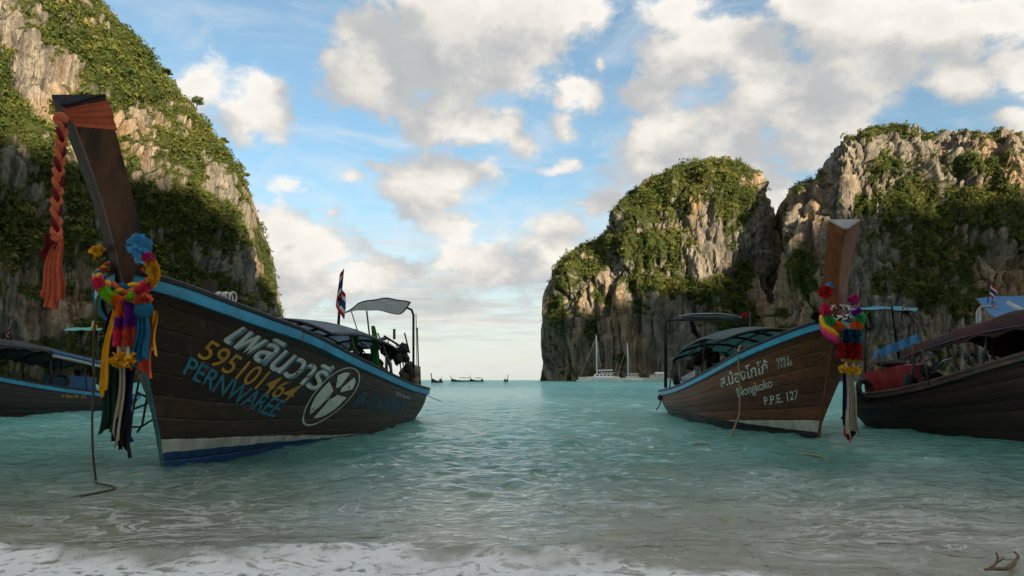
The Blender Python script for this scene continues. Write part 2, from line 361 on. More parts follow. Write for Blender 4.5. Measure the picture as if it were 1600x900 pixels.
# ------------------------------------------------------------------ limestone cliffs
def rock_mat():
    m = bpy.data.materials.new('limestone'); m.use_nodes = True; k = NT(m.node_tree); b = k.n['Principled BSDF']
    co = k.node('ShaderNodeTexCoord').outputs['Object']
    st = k.noise(k.mapping(co, scale=(1, 1, .10)), .30, 7, .68, .25); big = k.noise(k.mapping(co, scale=(1, 1, .45)), .03, 5, .55)
    fine = k.noise(k.mapping(co, scale=(1, 1, .22)), 1.0, 5, .7); crack = k.noise(k.mapping(co, scale=(1, 1, .07)), .55, 5, .6, .2)
    c = k.ramp(st, [(.30, (.045, .043, .040)), (.43, (.118, .111, .098)), (.55, (.19, .174, .146)), (.70, (.285, .255, .205))])
    warm = k.ramp(st, [(.3, (.14, .082, .045)), (.5, (.30, .19, .10)), (.7, (.42, .32, .20))])
    c = k.mix(k.smooth(big, .47, .64, 0, .65), c, warm)
    c = k.mix(k.smooth(fine, .56, .72, 0, .6), c, (.07, .068, .064))
    c = k.mix(k.smooth(k.math('ABSOLUTE', k.math('SUBTRACT', crack, .5)), .022, .004, 0, .8), c, (.035, .033, .03))
    at_ = k.node('ShaderNodeAttribute'); at_.attribute_name = 'veg'
    vg = k.smooth(k.math('ADD', at_.outputs['Fac'], k.math('MULTIPLY_ADD', fine, .8, -.4)), .35, .6)
    c = k.mix(vg, c, k.ramp(fine, [(.35, (.018, .026, .008)), (.65, (.05, .062, .016))]))
    k.put(b.inputs['Base Color'], c); b.inputs['Roughness'].default_value = .9; b.inputs['Specular IOR Level'].default_value = .15
    bn = k.node('ShaderNodeBump'); bn.inputs['Strength'].default_value = .6; bn.inputs['Distance'].default_value = .6
    k.put(bn.inputs['Height'], k.math('ADD', fine, k.math('MULTIPLY', st, 1.4))); k.put(b.inputs['Normal'], bn.outputs[0])
    return m
ROCK = rock_mat()
def leaf_mat():
    m = bpy.data.materials.new('cliff_foliage'); m.use_nodes = True; k = NT(m.node_tree); b = k.n['Principled BSDF']
    a = k.node('ShaderNodeAttribute'); a.attribute_name = 'tint'
    c = k.ramp(a.outputs['Fac'], [(0, (.040, .066, .018)), (.35, (.082, .115, .026)), (.65, (.14, .16, .034)), (.88, (.21, .20, .05)), (1, (.26, .19, .09))])
    k.put(b.inputs['Base Color'], c); b.inputs['Roughness'].default_value = .65; b.inputs['Specular IOR Level'].default_value = .2
    tr = k.node('ShaderNodeBsdfTranslucent'); k.put(tr.inputs[0], c); mx = k.node('ShaderNodeMixShader'); mx.inputs[0].default_value = .35
    k.l.new(b.outputs[0], mx.inputs[1]); k.l.new(tr.outputs[0], mx.inputs[2]); k.l.new(mx.outputs[0], k.n['Material Output'].inputs[0]); return m
LEAF = leaf_mat()
def bush_templates(nt=14, nl=36, seed=5):
    """rough crowns of leaf clumps, radius about 1"""
    g = np.random.default_rng(seed); T = []
    for _ in range(nt):
        C = g.normal(size=(6, 3)) * [.48, .48, .30]; rad = .36 + .3 * g.random(6); Q = np.zeros((nl, 3, 3)); H = np.zeros(nl)
        for i in range(nl):
            j = g.integers(6); d = g.normal(size=3); d[2] = abs(d[2]) * 1.1 - .3; d /= np.linalg.norm(d)
            p = C[j] + d * rad[j] * (.86 + .22 * g.random()); nrm = d + g.normal(size=3) * .20; nrm /= np.linalg.norm(nrm)
            a = np.cross(nrm, g.normal(size=3)); a /= np.linalg.norm(a); c = np.cross(nrm, a); s = .10 + .15 * g.random()
            Q[i] = p + s * np.array([-a - c * .7, a * 1.1 - c * .6, c * 1.1]); H[i] = p[2]
        T.append((Q, H))
    return T
BUSH = bush_templates()
def build_cliff(name, cols, nc, nr, relief, veg_fn, seed, bushes, size, extra_back=60, flute=1.0):
    """cols: (base px, top px, top py, base distance, top distance, squareness); each column is a real profile
    from the waterline over the top and down the back"""
    A = np.array(cols, float); s = np.linspace(0, 1, len(A)); ss = np.linspace(0, 1, nc)
    arc = np.concatenate([[0], np.cumsum(np.hypot(np.diff(A[:, 1]), np.diff(A[:, 2])))]); arc /= arc[-1]
    C = np.stack([crv(arc, A[:, j], ss) for j in range(6)], 1)
    nf = int(nr * .8); t = np.linspace(0, 1, nf) ** .9; th = t * math.pi / 2
    P = np.zeros((nr, nc, 3))
    for j in range(nc):
        pb, pt, py, db, dt, n = C[j]
        B = at(pb, 596, db); T = at(pt, py, dt); B[2] = -3
        f = np.sin(th) ** (2 / n); g_ = 1 - np.cos(th) ** (2 / n)
        P[:nf, j, 0] = B[0] + (T[0] - B[0]) * (.5 * g_ + .5 * f); P[:nf, j, 1] = B[1] + (T[1] - B[1]) * g_; P[:nf, j, 2] = B[2] + (T[2] - B[2]) * f
        tb = np.linspace(0, 1, nr - nf + 1)[1:]
        P[nf:, j, 0] = T[0]; P[nf:, j, 1] = T[1] + extra_back * np.sin(tb * math.pi / 2); P[nf:, j, 2] = T[2] - (T[2] + 3) * (1 - np.cos(tb * math.pi / 2))
    for j in range(nc):                                  # keep the crest at its measured angle
        e = ((P[:, j, 2] - CAM_H) / P[:, j, 1]).max(); tp = at(C[j, 1], C[j, 2] + 6, 100.0); want = (tp[2] - CAM_H) / 100.0
        up = P[:, j, 2] > 0; P[up, j, 2] *= max(.05, want / max(e, 1e-3))
    def normals(P):
        du = np.gradient(P, axis=1); dv = np.gradient(P, axis=0); n = np.cross(du, dv); return n / (np.linalg.norm(n, axis=-1, keepdims=True) + 1e-9)
    N = normals(P); q = P + seed * 31.7
    front = np.clip(np.linspace(0, 1.25, nr), 0, 1)[:, None]
    keep = np.ones((nr, nc)); edge = np.minimum(np.arange(nc), nc - 1 - np.arange(nc)) / 14; keep *= np.clip(edge, .12, 1)[None, :]
    keep[:nf] *= np.clip((nf - 1 - np.arange(nf)) / (nf * .10), .22, 1)[:, None]; keep[nf:] *= .22
    big = fbm(q / [55, 55, 75], 3); rid = np.abs(fbm(q / [19, 19, 80], 3)) * 2.4; fl = np.minimum(np.abs(fbm(q / [6.5, 6.5, 40], 3)) * 3.2, .9); sm = fbm(q / [2.6, 2.6, 6], 3)
    lz = P[..., 2] / 12 + 1.6 * fbm(q / [34, 34, 40], 3); fr = lz - np.floor(lz); led = np.clip(fr * 1.35, 0, 1) - np.clip((fr - .88) * 8.5, 0, 1)   # ledges that jut and cut back
    lz2 = P[..., 2] / 4.3 + 1.3 * fbm(q / [13, 13, 20] + 5, 3); fr2 = lz2 - np.floor(lz2); led2 = np.clip(fr2 * 1.3, 0, 1) - np.clip((fr2 - .85) * 7, 0, 1)
    D = relief * (6.5 * big + 3.6 * rid * flute + 2.6 * fl * flute + 1.3 * led + .5 * led2 + .6 * sm)
    D = D - D.mean() - relief * 1.5
    P2 = P + N * (D * keep)[..., None]
    ratio = np.ones(nc)
    for j in range(nc):
        e = ((P2[:, j, 2] - CAM_H) / P2[:, j, 1]).max(); tp = at(C[j, 1], C[j, 2] + 4, 100.0); ratio[j] = np.clip(((tp[2] - CAM_H) / 100.0) / max(e, 1e-3), .6, 1.4)
    ker = np.hanning(9); ker /= ker.sum(); ratio = np.convolve(np.pad(ratio, 4, mode='edge'), ker, 'valid'); P2[..., 2] = np.where(P2[..., 2] > 0, P2[..., 2] * ratio[None], P2[..., 2])
    N2 = normals(P2)
    px = proj(P2); veg = veg_fn(px[..., 0], px[..., 1], N2, P2) + .62 * fbm(q / [12, 12, 18], 4) + .42 * perlin(q / [3.5, 3.5, 7])
    P3 = P2
    me = bpy.data.meshes.new(name); idx = np.arange(nr * nc).reshape(nr, nc)
    Q = np.stack([idx[:-1, :-1], idx[:-1, 1:], idx[1:, 1:], idx[1:, :-1]], -1).reshape(-1, 4)
    fill_mesh(me, P3.reshape(-1, 3), Q); me.shade_flat()
    a = me.attributes.new('veg', 'FLOAT', 'POINT'); a.data.foreach_set('value', veg.astype(np.float32).ravel())
    tag(link(name, me, ROCK), kind='structure')
    # the wood and scrub that clings to it
    g = np.random.default_rng(seed + 50); ctr = P3[:-1, :-1]; area = np.linalg.norm(np.cross(P3[1:, :-1] - ctr, P3[:-1, 1:] - ctr), axis=-1)
    w = area * (np.clip((veg[:-1, :-1] - .42) * 4, 0, 1) + .22 * np.clip((veg[:-1, :-1] - .08) * 4, 0, 1)); w[nf + 6:] *= 0.15; w[P3[:-1, :-1, 2] < 3] = 0
    inview = (px[:-1, :-1, 0] > -60) & (px[:-1, :-1, 0] < 1660) & (px[:-1, :-1, 1] > -60); w *= np.where(inview, 1, .03); w = w.ravel() / w.sum()
    pick = g.choice(len(w), bushes, p=w); ii, jj = np.unravel_index(pick, (nr - 1, nc - 1))
    fu, fv = g.random(bushes)[:, None], g.random(bushes)[:, None]
    pos = P3[ii, jj] * (1 - fu) * (1 - fv) + P3[ii + 1, jj] * fu * (1 - fv) + P3[ii, jj + 1] * (1 - fu) * fv + P3[ii + 1, jj + 1] * fu * fv
    nn = N2[ii, jj]; sz = size * (.55 + 1.5 * g.random(bushes) ** 3.5) * np.clip(.35 + veg[ii, jj] * .8, .35, 1.25)
    pos = pos + nn * (sz * .25)[:, None]
    Vs = []; Ts = []; patch = fbm(pos / 16. + 9, 3) * .42
    tid = g.integers(len(BUSH), size=bushes); rot = g.random(bushes) * 6.283; tb = np.clip(.42 + patch + g.normal(0, .22, bushes), 0, 1)
    for k_, (Qt, Ht) in enumerate(BUSH):
        sel = np.where(tid == k_)[0]
        if not len(sel): continue
        c, s_ = np.cos(rot[sel])[:, None, None], np.sin(rot[sel])[:, None, None]; q_ = Qt[None] * np.array([1, 1, .95])
        x = q_[..., 0] * c - q_[..., 1] * s_; y = q_[..., 0] * s_ + q_[..., 1] * c; W = np.stack([x, y, q_[..., 2] + 0 * x], -1) * sz[sel][:, None, None, None] + pos[sel][:, None, None, :]
        Vs.append(W.reshape(-1, 3)); Ts.append(np.clip(tb[sel][:, None] + g.normal(0, .06, (len(sel), len(Qt))), 0, 1).ravel())
    V = np.concatenate(Vs); me = bpy.data.meshes.new(name + '_forest'); fill_mesh(me, V, np.arange(len(V)).reshape(-1, 3))
    a = me.attributes.new('tint', 'FLOAT', 'FACE'); a.data.foreach_set('value', np.concatenate(Ts).astype(np.float32))
    return link('cliff_forest', me, LEAF), P3
def blob(px, py, cx, cy, rx, ry): return np.clip(1.15 - ((px - cx) / rx) ** 2 - ((py - cy) / ry) ** 2, 0, 1)
def veg_left(px, py, N, P):
    v = .62 + .55 * np.clip(N[..., 2], -.2, .8)
    for c in ((40, 75, 45, 55), (70, 120, 60, 45), (15, 40, 30, 40), (180, 200, 60, 34), (225, 175, 30, 26), (215, 250, 40, 40), (345, 290, 30, 40), (385, 380, 22, 90), (385, 430, 26, 40), (30, 500, 40, 40), (115, 500, 50, 45), (60, 130, 40, 30), (130, 235, 60, 20), (20, 260, 30, 40)):
        v -= .58 * blob(px, py, *c)
    v += .3 * blob(px, py, 200, 90, 90, 90) + .3 * blob(px, py, 300, 350, 60, 90)
    return v
def veg_mid(px, py, N, P):
    v = .0 + .75 * np.clip(N[..., 2], -.2, .9)
    for c in ((1080, 300, 130, 52), (985, 345, 60, 60), (1100, 265, 90, 30), (1040, 390, 62, 34), (1000, 395, 40, 30), (1090, 450, 80, 20), (1120, 480, 50, 45), (1150, 500, 40, 40), (1000, 440, 30, 20), (930, 400, 36, 40), (890, 430, 26, 40), (1160, 430, 24, 40), (870, 500, 16, 60), (1150, 330, 40, 40), (925, 520, 14, 40), (970, 560, 14, 14), (940, 462, 20, 16), (1000, 480, 22, 16)):
        v += .72 * blob(px, py, *c)
    for c in ((1110, 400, 50, 40), (990, 420, 30, 24), (1190, 400, 18, 110), (1060, 540, 80, 40), (960, 500, 40, 60)):
        v -= .45 * blob(px, py, *c)
    return v
def veg_right(px, py, N, P):
    v = .05 + .6 * np.clip(N[..., 2], -.2, .9)
    for c in ((1350, 205, 70, 16), (1500, 330, 70, 45), (1470, 400, 90, 45), (1430, 290, 40, 50), (1420, 350, 50, 50), (1480, 460, 80, 40), (1360, 320, 50, 22), (1380, 260, 40, 20), (1560, 300, 50, 24), (1590, 370, 20, 60), (1550, 520, 30, 24), (1450, 210, 30, 14), (1250, 420, 24, 60), (1530, 260, 60, 20), (1240, 540, 30, 40), (1400, 440, 60, 30)):
        v += .7 * blob(px, py, *c)
    for c in ((1320, 250, 40, 26), (1470, 225, 60, 20), (1570, 420, 36, 60), (1340, 430, 40, 60), (1270, 330, 30, 50)):
        v -= .45 * blob(px, py, *c)
    return v
LEFT = [(-330, -330, -200, 160, 250, 2.2), (-150, -150, -230, 180, 265, 2.2), (0, -20, -170, 200, 280, 2.2), (110, 80, -80, 214, 288, 2.2), (205, 165, 0, 226, 292, 2.3), (275, 235, 75, 238, 295, 2.4), (322, 290, 150, 248, 297, 2.6), (360, 330, 205, 257, 299, 2.8),
        (388, 370, 262, 264, 300, 3), (408, 386, 330, 272, 302, 3.2), (422, 392, 400, 279, 303, 3.2), (434, 406, 452, 286, 305, 3), (446, 419, 495, 294, 308, 2.6), (458, 440, 555, 300, 311, 2.4), (464, 460, 590, 306, 314, 2)]
f, P_left = build_cliff('cliff_headland', LEFT, 420, 380, 1.0, veg_left, 1, 19000, 1.18)
tag(f, 'green and olive scrub forest clinging to the tall cliff on the left', 'forest', kind='stuff')
MID = [(868, 863, 588, 418, 424, 2), (866, 850, 530, 402, 420, 3), (874, 850, 465, 392, 420, 3.2), (886, 867, 417, 386, 424, 3), (906, 894, 387, 381, 428, 2.8), (932, 934, 369, 377, 434, 2.7), (957, 957, 343, 373, 438, 2.7), (985, 981, 304, 369, 443, 2.8), (1010, 1010, 277, 366, 447, 2.9),
       (1040, 1040, 263, 364, 450, 3), (1075, 1075, 250, 363, 450, 3.1), (1105, 1105, 244, 363, 449, 3.2), (1140, 1140, 248, 364, 447, 3.2), (1170, 1168, 262, 367, 443, 3.2), (1184, 1186, 281, 371, 438, 3.2), (1193, 1194, 312, 377, 440, 3.4), (1198, 1199, 345, 384, 445, 3.4), (1202, 1203, 380, 395, 452, 3.4), (1206, 1206, 425, 420, 460, 3), (1210, 1209, 490, 450, 475, 3), (1213, 1212, 588, 480, 490, 2)]
f, P_mid = build_cliff('cliff_rock', MID, 400, 370, 1.0, veg_mid, 2, 11000, 1.2, flute=1.3)
tag(f, 'sunlit green scrub on the domed limestone rock in the middle', 'forest', kind='stuff')
RIGHT = [(1214, 1215, 588, 480, 490, 2), (1216, 1216, 480, 440, 460, 3), (1217, 1216, 400, 400, 430, 3.2), (1218, 1217, 350, 366, 402, 3.4), (1221, 1221, 318, 349, 386, 3.4), (1228, 1228, 298, 340, 378, 3.3), (1240, 1243, 284, 334, 374, 3.2), (1262, 1279, 271, 328, 376, 3.2), (1284, 1287, 242, 324, 378, 3.4), (1298, 1299, 222, 322, 380, 3.4), (1322, 1325, 205, 319, 384, 3.2),
         (1360, 1360, 194, 316, 388, 3), (1395, 1395, 191, 314, 390, 2.8), (1430, 1430, 202, 311, 390, 2.6), (1447, 1447, 208, 310, 390, 2.5), (1480, 1480, 198, 307, 390, 2.4), (1520, 1520, 205, 304, 389, 2.4), (1542, 1542, 197, 302, 388, 2.4), (1570, 1570, 201, 300, 387, 2.5), (1605, 1605, 208, 297, 385, 2.6), (1720, 1720, 195, 285, 380, 2.6), (1900, 1900, 230, 270, 370, 2.6), (2100, 2100, 400, 265, 350, 2.4)]
f, P_right = build_cliff('cliff_wall', RIGHT, 460, 370, 1.0, veg_right, 3, 13000, 1.15, flute=1.4)
tag(f, 'green scrub on the grey cliff wall at the right', 'forest', kind='stuff')
# the ring of hills behind the beach, out of view, that keeps the bay in morning shade
def back_hills():
    y0 = -700; cx = [-700, 0, 250, 421, 462, 488, 512, 670, 770, 798, 850, 950, 1150, 1600]
    cz = [250, 300, 322, 325, 335, 331, 313, 334, 342, 362, 364, 374, 380, 260]
    xs = np.linspace(-900, 1700, 170); t = np.linspace(-1, 1, 40); Z = crv(cx, cz, xs)
    X, T = np.meshgrid(xs, t); Y = y0 + 230 * T; H = Z[None] * (1 - np.abs(T) ** 1.6) - 2
    H = H + np.where(np.abs(T) < .95, 1, 0) * 4 * fbm(np.stack([X / 60, Y / 60, X * 0], -1), 3)
    b = MB().grid(np.stack([X, Y, H], -1)); o = b.obj('cliff_hills', ROCK); a = o.data.attributes.new('veg', 'FLOAT', 'POINT'); a.data.foreach_set('value', np.full(len(o.data.vertices), .8, np.float32))
    tag(o, kind='structure')
back_hills()

# ------------------------------------------------------------------ boat materials
def hull_mat(name, wood, dark, bottom, lines, wear=(.42, .38, .30), wear_amt=(.62, .78), white=(.55, .56, .5), rough=.55):
    """painted planks: bottom paint, white boot stripe and worn stained wood; lines = (blue top, slope, white top, slope) in metres at x=-1"""
    m = bpy.data.materials.new(name); m.use_nodes = True; k = NT(m.node_tree); b = k.n['Principled BSDF']
    co = k.node('ShaderNodeTexCoord').outputs['Object']; sp = k.node('ShaderNodeSeparateXYZ'); k.put(sp.inputs[0], co); x, z = sp.outputs[0], sp.outputs[2]
    oi = k.node('ShaderNodeObjectInfo').outputs['Random']
    off = k.node('ShaderNodeCombineXYZ'); k.put(off.inputs[0], k.math('MULTIPLY', oi, 20.0)); cv = k.vec('ADD', co, off.outputs[0])
    grain = k.noise(k.mapping(cv, scale=(.35, 3, 5)), 5, 7, .65, .25); blot = k.noise(co, 1.4, 6, .6)
    c = k.mix(k.smooth(grain, .32, .7), dark, wood)
    c = k.mix(1.0, c, k.ramp(oi, [(0, (.62, .62, .62)), (1, (1.25, 1.2, 1.15))]), 'MULTIPLY')
    c = k.mix(k.smooth(blot, .5, .72, 0, .7), c, dark)
    scr = k.noise(k.mapping(cv, scale=(1.2, 4, 2.2), rot=(0, .5, 0)), 2.4, 8, .72, .5)
    c = k.mix(k.smooth(scr, wear_amt[0], wear_amt[1], 0, .55), c, wear)
    wob = k.math('MULTIPLY_ADD', k.noise(co, 3.0, 5, .6), .05, -.025)
    zz = k.math('ADD', z, wob)
    x1 = k.math('ADD', x, 1.0)
    lb = k.math('MULTIPLY_ADD', x1, lines[1], lines[0]); lw = k.math('MULTIPLY_ADD', x1, lines[3], lines[2])
    dirt = k.ramp(k.noise(k.mapping(co, scale=(1, 1, .4)), 5, 6, .65), [(.3, (.45, .44, .40)), (.65, (1, 1, 1))])
    c = k.mix(k.smooth(k.math('SUBTRACT', zz, lw), .006, -.006), c, k.mix(1.0, white, dirt, 'MULTIPLY'))
    c = k.mix(k.smooth(k.math('SUBTRACT', zz, lb), .006, -.006), c, k.mix(1.0, bottom, dirt, 'MULTIPLY'))
    k.put(b.inputs['Base Color'], c); k.put(b.inputs['Roughness'], k.smooth(grain, .2, .8, rough - .15, rough + .2)); b.inputs['Specular IOR Level'].default_value = .35
    bn = k.node('ShaderNodeBump'); bn.inputs['Strength'].default_value = .35; bn.inputs['Distance'].default_value = .01
    k.put(bn.inputs['Height'], grain); k.put(b.inputs['Normal'], bn.outputs[0]); return m
M = {}
M['black'] = mat('black_paint', (.014, .014, .015), .5, .4, 9, .2); M['inner'] = mat('old_inner_wood', (.045, .032, .024), .8, .5, 3, .3, stretch=(.3, 2, 2))
M['blue_rail'] = mat('blue_rail_paint', (.03, .27, .44), .5, .28, 4, .25, 60, second=(.10, .10, .09), sfac=(.58, .70)); M['blue_b'] = mat('bright_blue_rail_paint', (.04, .33, .52), .48, .22, 5, .2, 60, second=(.14, .14, .13), sfac=(.60, .72))
M['teal'] = mat('teal_stem_paint', (.035, .13, .13), .6, .4, 6, .3, second=(.12, .11, .09)); M['steel'] = mat('dark_steel_pipe', (.03, .03, .032), .45, .5, 8, .15, metal=.6, second=(.09, .045, .02), sfac=(.55, .7))
M['pipe'] = mat('grey_steel_pipe', (.30, .30, .30), .4, .3, 8, .1, metal=.7); M['engine'] = mat('greasy_engine_iron', (.035, .036, .038), .5, .5, 7, .4, metal=.4, second=(.10, .055, .03), sfac=(.52, .66))
M['prow_dark'] = mat('dark_oiled_prow_timber', (.080, .036, .018), .42, .5, 2.2, .25, 30, stretch=(4, 4, .45), second=(.015, .011, .009), sfac=(.45, .62))
M['prow_red'] = mat('red_brown_prow_timber', (.165, .055, .016), .34, .4, 2.4, .2, 30, stretch=(4, 4, .4), second=(.09, .03, .012), sfac=(.54, .70))
M['panel_a'] = mat('bluish_plastic_roof_sheet', (.42, .50, .58), .45, .25, 2, .1, transl=.7); M['panel_b'] = mat('teal_plastic_roof_sheet', (.20, .34, .34), .4, .3, 2, .1, transl=.7)
M['white_cloth'] = mat('grey_white_canvas', (.72, .72, .70), .8, .12, 5, .2, 80, transl=.62); M['tarp_dark'] = mat('dark_red_tarpaulin', (.055, .017, .016), .88, .45, 1.4, .25, 12, spec=.15, transl=.12, second=(.022, .018, .018), sfac=(.45, .65))
M['tarp_black'] = mat('sooty_tarpaulin', (.025, .023, .022), .7, .6, 1.5, .25, 12, transl=.1, second=(.08, .05, .03), sfac=(.55, .7)); M['tarp_blue'] = mat('blue_tarpaulin', (.045, .19, .40), .5, .25, 3, .35, 10, transl=.2)
M['tarp_red'] = mat('red_tarpaulin', (.27, .025, .03), .5, .3, 3, .3, 10, transl=.1); M['tarp_green'] = mat('sea_green_roof_paint', (.08, .38, .30), .6, .25, 4, .1); M['teal_roof'] = mat('teal_canvas_roof', (.05, .30, .38), .7, .25, 4, .1, transl=.2)
M['rope'] = mat('tan_rope', (.30, .21, .11), .85, .3, 60, .4, 200); M['rope_dark'] = mat('brown_wet_rope', (.085, .065, .04), .8, .35, 50, .4, 200); M['rubber'] = mat('old_tyre_rubber', (.018, .018, .018), .75, .4, 10, .3)
M['paint_white'] = mat('white_hull_lettering', (.56, .62, .56), .6, .18, 9, 0, second=(.12, .10, .08), sfac=(.57, .63)); M['paint_yellow'] = mat('ochre_hull_lettering', (.46, .25, .04), .6, .2, 9, 0, second=(.09, .055, .025), sfac=(.56, .63)); M['paint_blue'] = mat('blue_hull_lettering', (.03, .20, .30), .6, .22, 9, 0, second=(.05, .045, .035), sfac=(.54, .62)); M['paint_pale'] = mat('faded_white_hull_lettering', (.30, .32, .29), .7, .25, 9, 0)
M['paint_ghost'] = mat('ghost_of_blue_lettering', (.020, .085, .12), .7, .4, 9, 0, second=(.05, .035, .025), sfac=(.48, .6)); M['paint_edge'] = mat('sky_blue_letter_edge', (.10, .22, .32), .6, .2, 7, 0); M['khaki'] = mat('khaki_canvas_bundle', (.22, .19, .12), .85, .35, 6, .4, 25); M['silver'] = mat('silver_hose', (.32, .36, .40), .35, .25, 6, .1, metal=.3)
for nm, c in dict(coral=(.72, .12, .055), cblue=(.010, .13, .25), sky=(.08, .38, .68), yellow=(.80, .42, .02), orange=(.85, .20, .02), pink=(.85, .06, .17), lime=(.28, .72, .03), purple=(.20, .03, .38), maroon=(.13, .008, .012), navy=(.008, .012, .06), dgreen=(.010, .040, .026), cream=(.40, .36, .28), redc=(.50, .018, .02), magenta=(.55, .03, .20), cgreen=(.06, .50, .14), lgreen=(.06, .33, .05), beads=(.62, .58, .50), cblack=(.012, .012, .013), white=(.70, .70, .68), rust=(.55, .13, .065), flagred=(.45, .02, .03), flagblue=(.03, .04, .17), flagwhite=(.68, .66, .64), skin=(.3, .18, .12)).items():
    M[nm] = mat(nm + '_cloth', c, .8, .22, 14, .35, 90, spec=.2, transl=.12)

# ------------------------------------------------------------------ longtail boats
class Boat:
    def __init__(s, O, S, sg, bg, zg, sw, bw, label, group='wooden longtail boats moored in the shallows'):
        O = np.array(O, float); S = np.array(S, float); s.L = float(np.linalg.norm(S - O)); f = (O - S) / s.L
        s.O = O; s.f = f; s.p = np.array([-f[1], f[0]]); s.rz = math.atan2(f[1], f[0])
        s.sg, s.bg, s.zg, s.sw, s.bw = sg, bg, zg, sw, bw
        s.root = empty('longtail_boat', (O[0], O[1], 0), s.rz); tag(s.root, label, 'boat', group)
    def world(s, p):
        p = np.asarray(p, float); return np.stack([s.O[0] + s.f[0] * p[..., 0] + s.p[0] * p[..., 1], s.O[1] + s.f[1] * p[..., 0] + s.p[1] * p[..., 1], p[..., 2]], -1)
    def local(s, w):
        w = np.asarray(w, float); d = w[:2] - s.O; return np.array([d @ s.f, d @ s.p, w[2]])
    def gun(s, t):
        q = s.L * np.asarray(t, float) ** 1.5; return q, crv(s.sg, s.bg, q), crv(s.sg, s.zg, q)
    def hull(s, t, v, side, off=0.0):
        t = np.asarray(t, float); v = np.asarray(v, float)
        def raw(t, v):
            q, b, z = s.gun(t); s0 = s.sw[0]; r = s0 + (s.L - .4 - s0) * t ** 1.5; w = crv(s.sw, s.bw, r)
            bow = np.clip(1 - t / .55, 0, 1); e = 1 + .35 * bow
            yv = w + (b - w) * v ** e + (.10 * (1 - bow) - .02) * np.sin(math.pi * v)
            return np.stack([-(r + (q - r) * v ** (1 + .12 * bow)), side * yv, -.14 + (z + .14) * v], -1)
        P = raw(t, v)
        if np.any(off):
            e = 1e-3; du = raw(np.clip(t + e, 0, 1), v) - raw(np.clip(t - e, 0, 1), v); dv = raw(t, np.clip(v + e, 0, 1)) - raw(t, np.clip(v - e, 0, 1))
            n = np.cross(du, dv) * -side; n /= np.linalg.norm(n, axis=-1, keepdims=True) + 1e-12; n = np.where((n[..., 1:2] * side) < 0, -n, n); P = P + n * np.asarray(off)[..., None]
        return P
    def find(s, px, py, side):
        T, V = np.meshgrid(np.linspace(0.02, 1, 160), np.linspace(0, 1, 80), indexing='ij'); t0, t1, v0, v1 = 0.02, 1, 0, 1
        for _ in range(3):
            q = proj(s.world(s.hull(T, V, side))); d = (q[..., 0] - px) ** 2 + (q[..., 1] - py) ** 2; i = np.unravel_index(np.argmin(d), d.shape); t, v = T[i], V[i]
            dt, dv = (t1 - t0) / 40, (v1 - v0) / 25; t0, t1, v0, v1 = t - dt, t + dt, v - dv, v + dv
            T, V = np.meshgrid(np.linspace(max(.005, t0), min(1, t1), 60), np.linspace(max(0, v0), min(1, v1), 60), indexing='ij')
        return t, v
    def paint(s, V2, Fc, quad, side, m, name, box, off=.012, label=None):
        """lay a flat drawing (letters, emblem) on the planking; quad = its corners BL, BR, TR, TL; box = the drawing's own bounds"""
        C = [np.array(s.find(px, py, side)) for px, py in quad]; V2 = np.asarray(V2, float)
        a = (V2[:, 0] - box[0]) / (box[2] - box[0]); b = (V2[:, 1] - box[1]) / (box[3] - box[1])
        tv = (C[0] * ((1 - a) * (1 - b))[:, None] + C[1] * (a * (1 - b))[:, None] + C[2] * (a * b)[:, None] + C[3] * ((1 - a) * b)[:, None])
        tv[:, 0] = np.clip(tv[:, 0], .002, .999); tv[:, 1] = np.clip(tv[:, 1], 0, 1)
        o = mesh(name, s.hull(tv[:, 0], tv[:, 1], side, np.full(len(tv), off)), Fc, m, s.root)
        if label: o['label'] = label
        return o
    def build_hull(s, hm, rail, stem, strakes=9, nt=44, cap=None, rail_h=.12, gv=.6):
        t = np.linspace(0, 1, nt); G = [s.hull(t, np.ones(nt), sd) for sd in (1, -1)]
        sec = []
        for sd in (1, -1):
            vs = np.linspace(1, 0, 8) if sd == 1 else np.linspace(0, 1, 8)
            sec.append(np.stack([s.hull(t, np.full(nt, v), sd, np.full(nt, -.045)) for v in vs], 1))
        keel = s.hull(t, np.zeros(nt), 1) * [1, 0, 1]; keel[:, 2] = -.30
        MB().grid(np.concatenate([sec[0], keel[:, None], sec[1]], 1)).obj('hull', M['inner'], s.root)
        for sd in (1, -1):
            for i in range(strakes):
                a, b = i / strakes, (i + 1) / strakes; e = .0035; d = .10 / strakes
                P = np.stack([s.hull(t, np.full(nt, min(1, v)), sd, np.full(nt, o)) for v, o in ((a + e * .05, -.012 * gv), (a + e * gv * .6, -.003 * gv), (a + d, .003 * gv), ((a + b) / 2, .0035 * gv), (b - d, .003 * gv), (b - e * gv * .6, -.003 * gv), (b - e * .05, -.012 * gv))], 1)
                P = P if sd == 1 else P[:, ::-1]
                MB().grid(P).obj('plank', hm, s.root)
            # rub rail and cap follow the sheer
            q = G[0 if sd == 1 else 1]; tn = np.gradient(q, axis=0); tn[:, 2] = 0; tn /= np.linalg.norm(tn, axis=1)[:, None]; n = np.stack([tn[:, 1], -tn[:, 0], 0 * tn[:, 0]], 1)
            n = np.where(n[:, 1:2] * sd < 0, -n, n); n[0] = (0.3, sd * .95, 0)
            def sweep(name, m, prof):
                P = np.stack([q + n * o + [0, 0, z] for o, z in prof + prof[:1]], 1); return auto_smooth(MB().grid(P if sd == 1 else P[:, ::-1]).obj(name, m, s.root), 40)
            sweep('rub_rail', rail, [(-.02, -rail_h), (.038, -rail_h), (.045, -.01), (.038, .0), (-.02, .0)])
            sweep('gunwale_cap', cap or M['black'], [(-.13, .003), (.055, .003), (.055, .045), (.03, .06), (-.13, .06)])
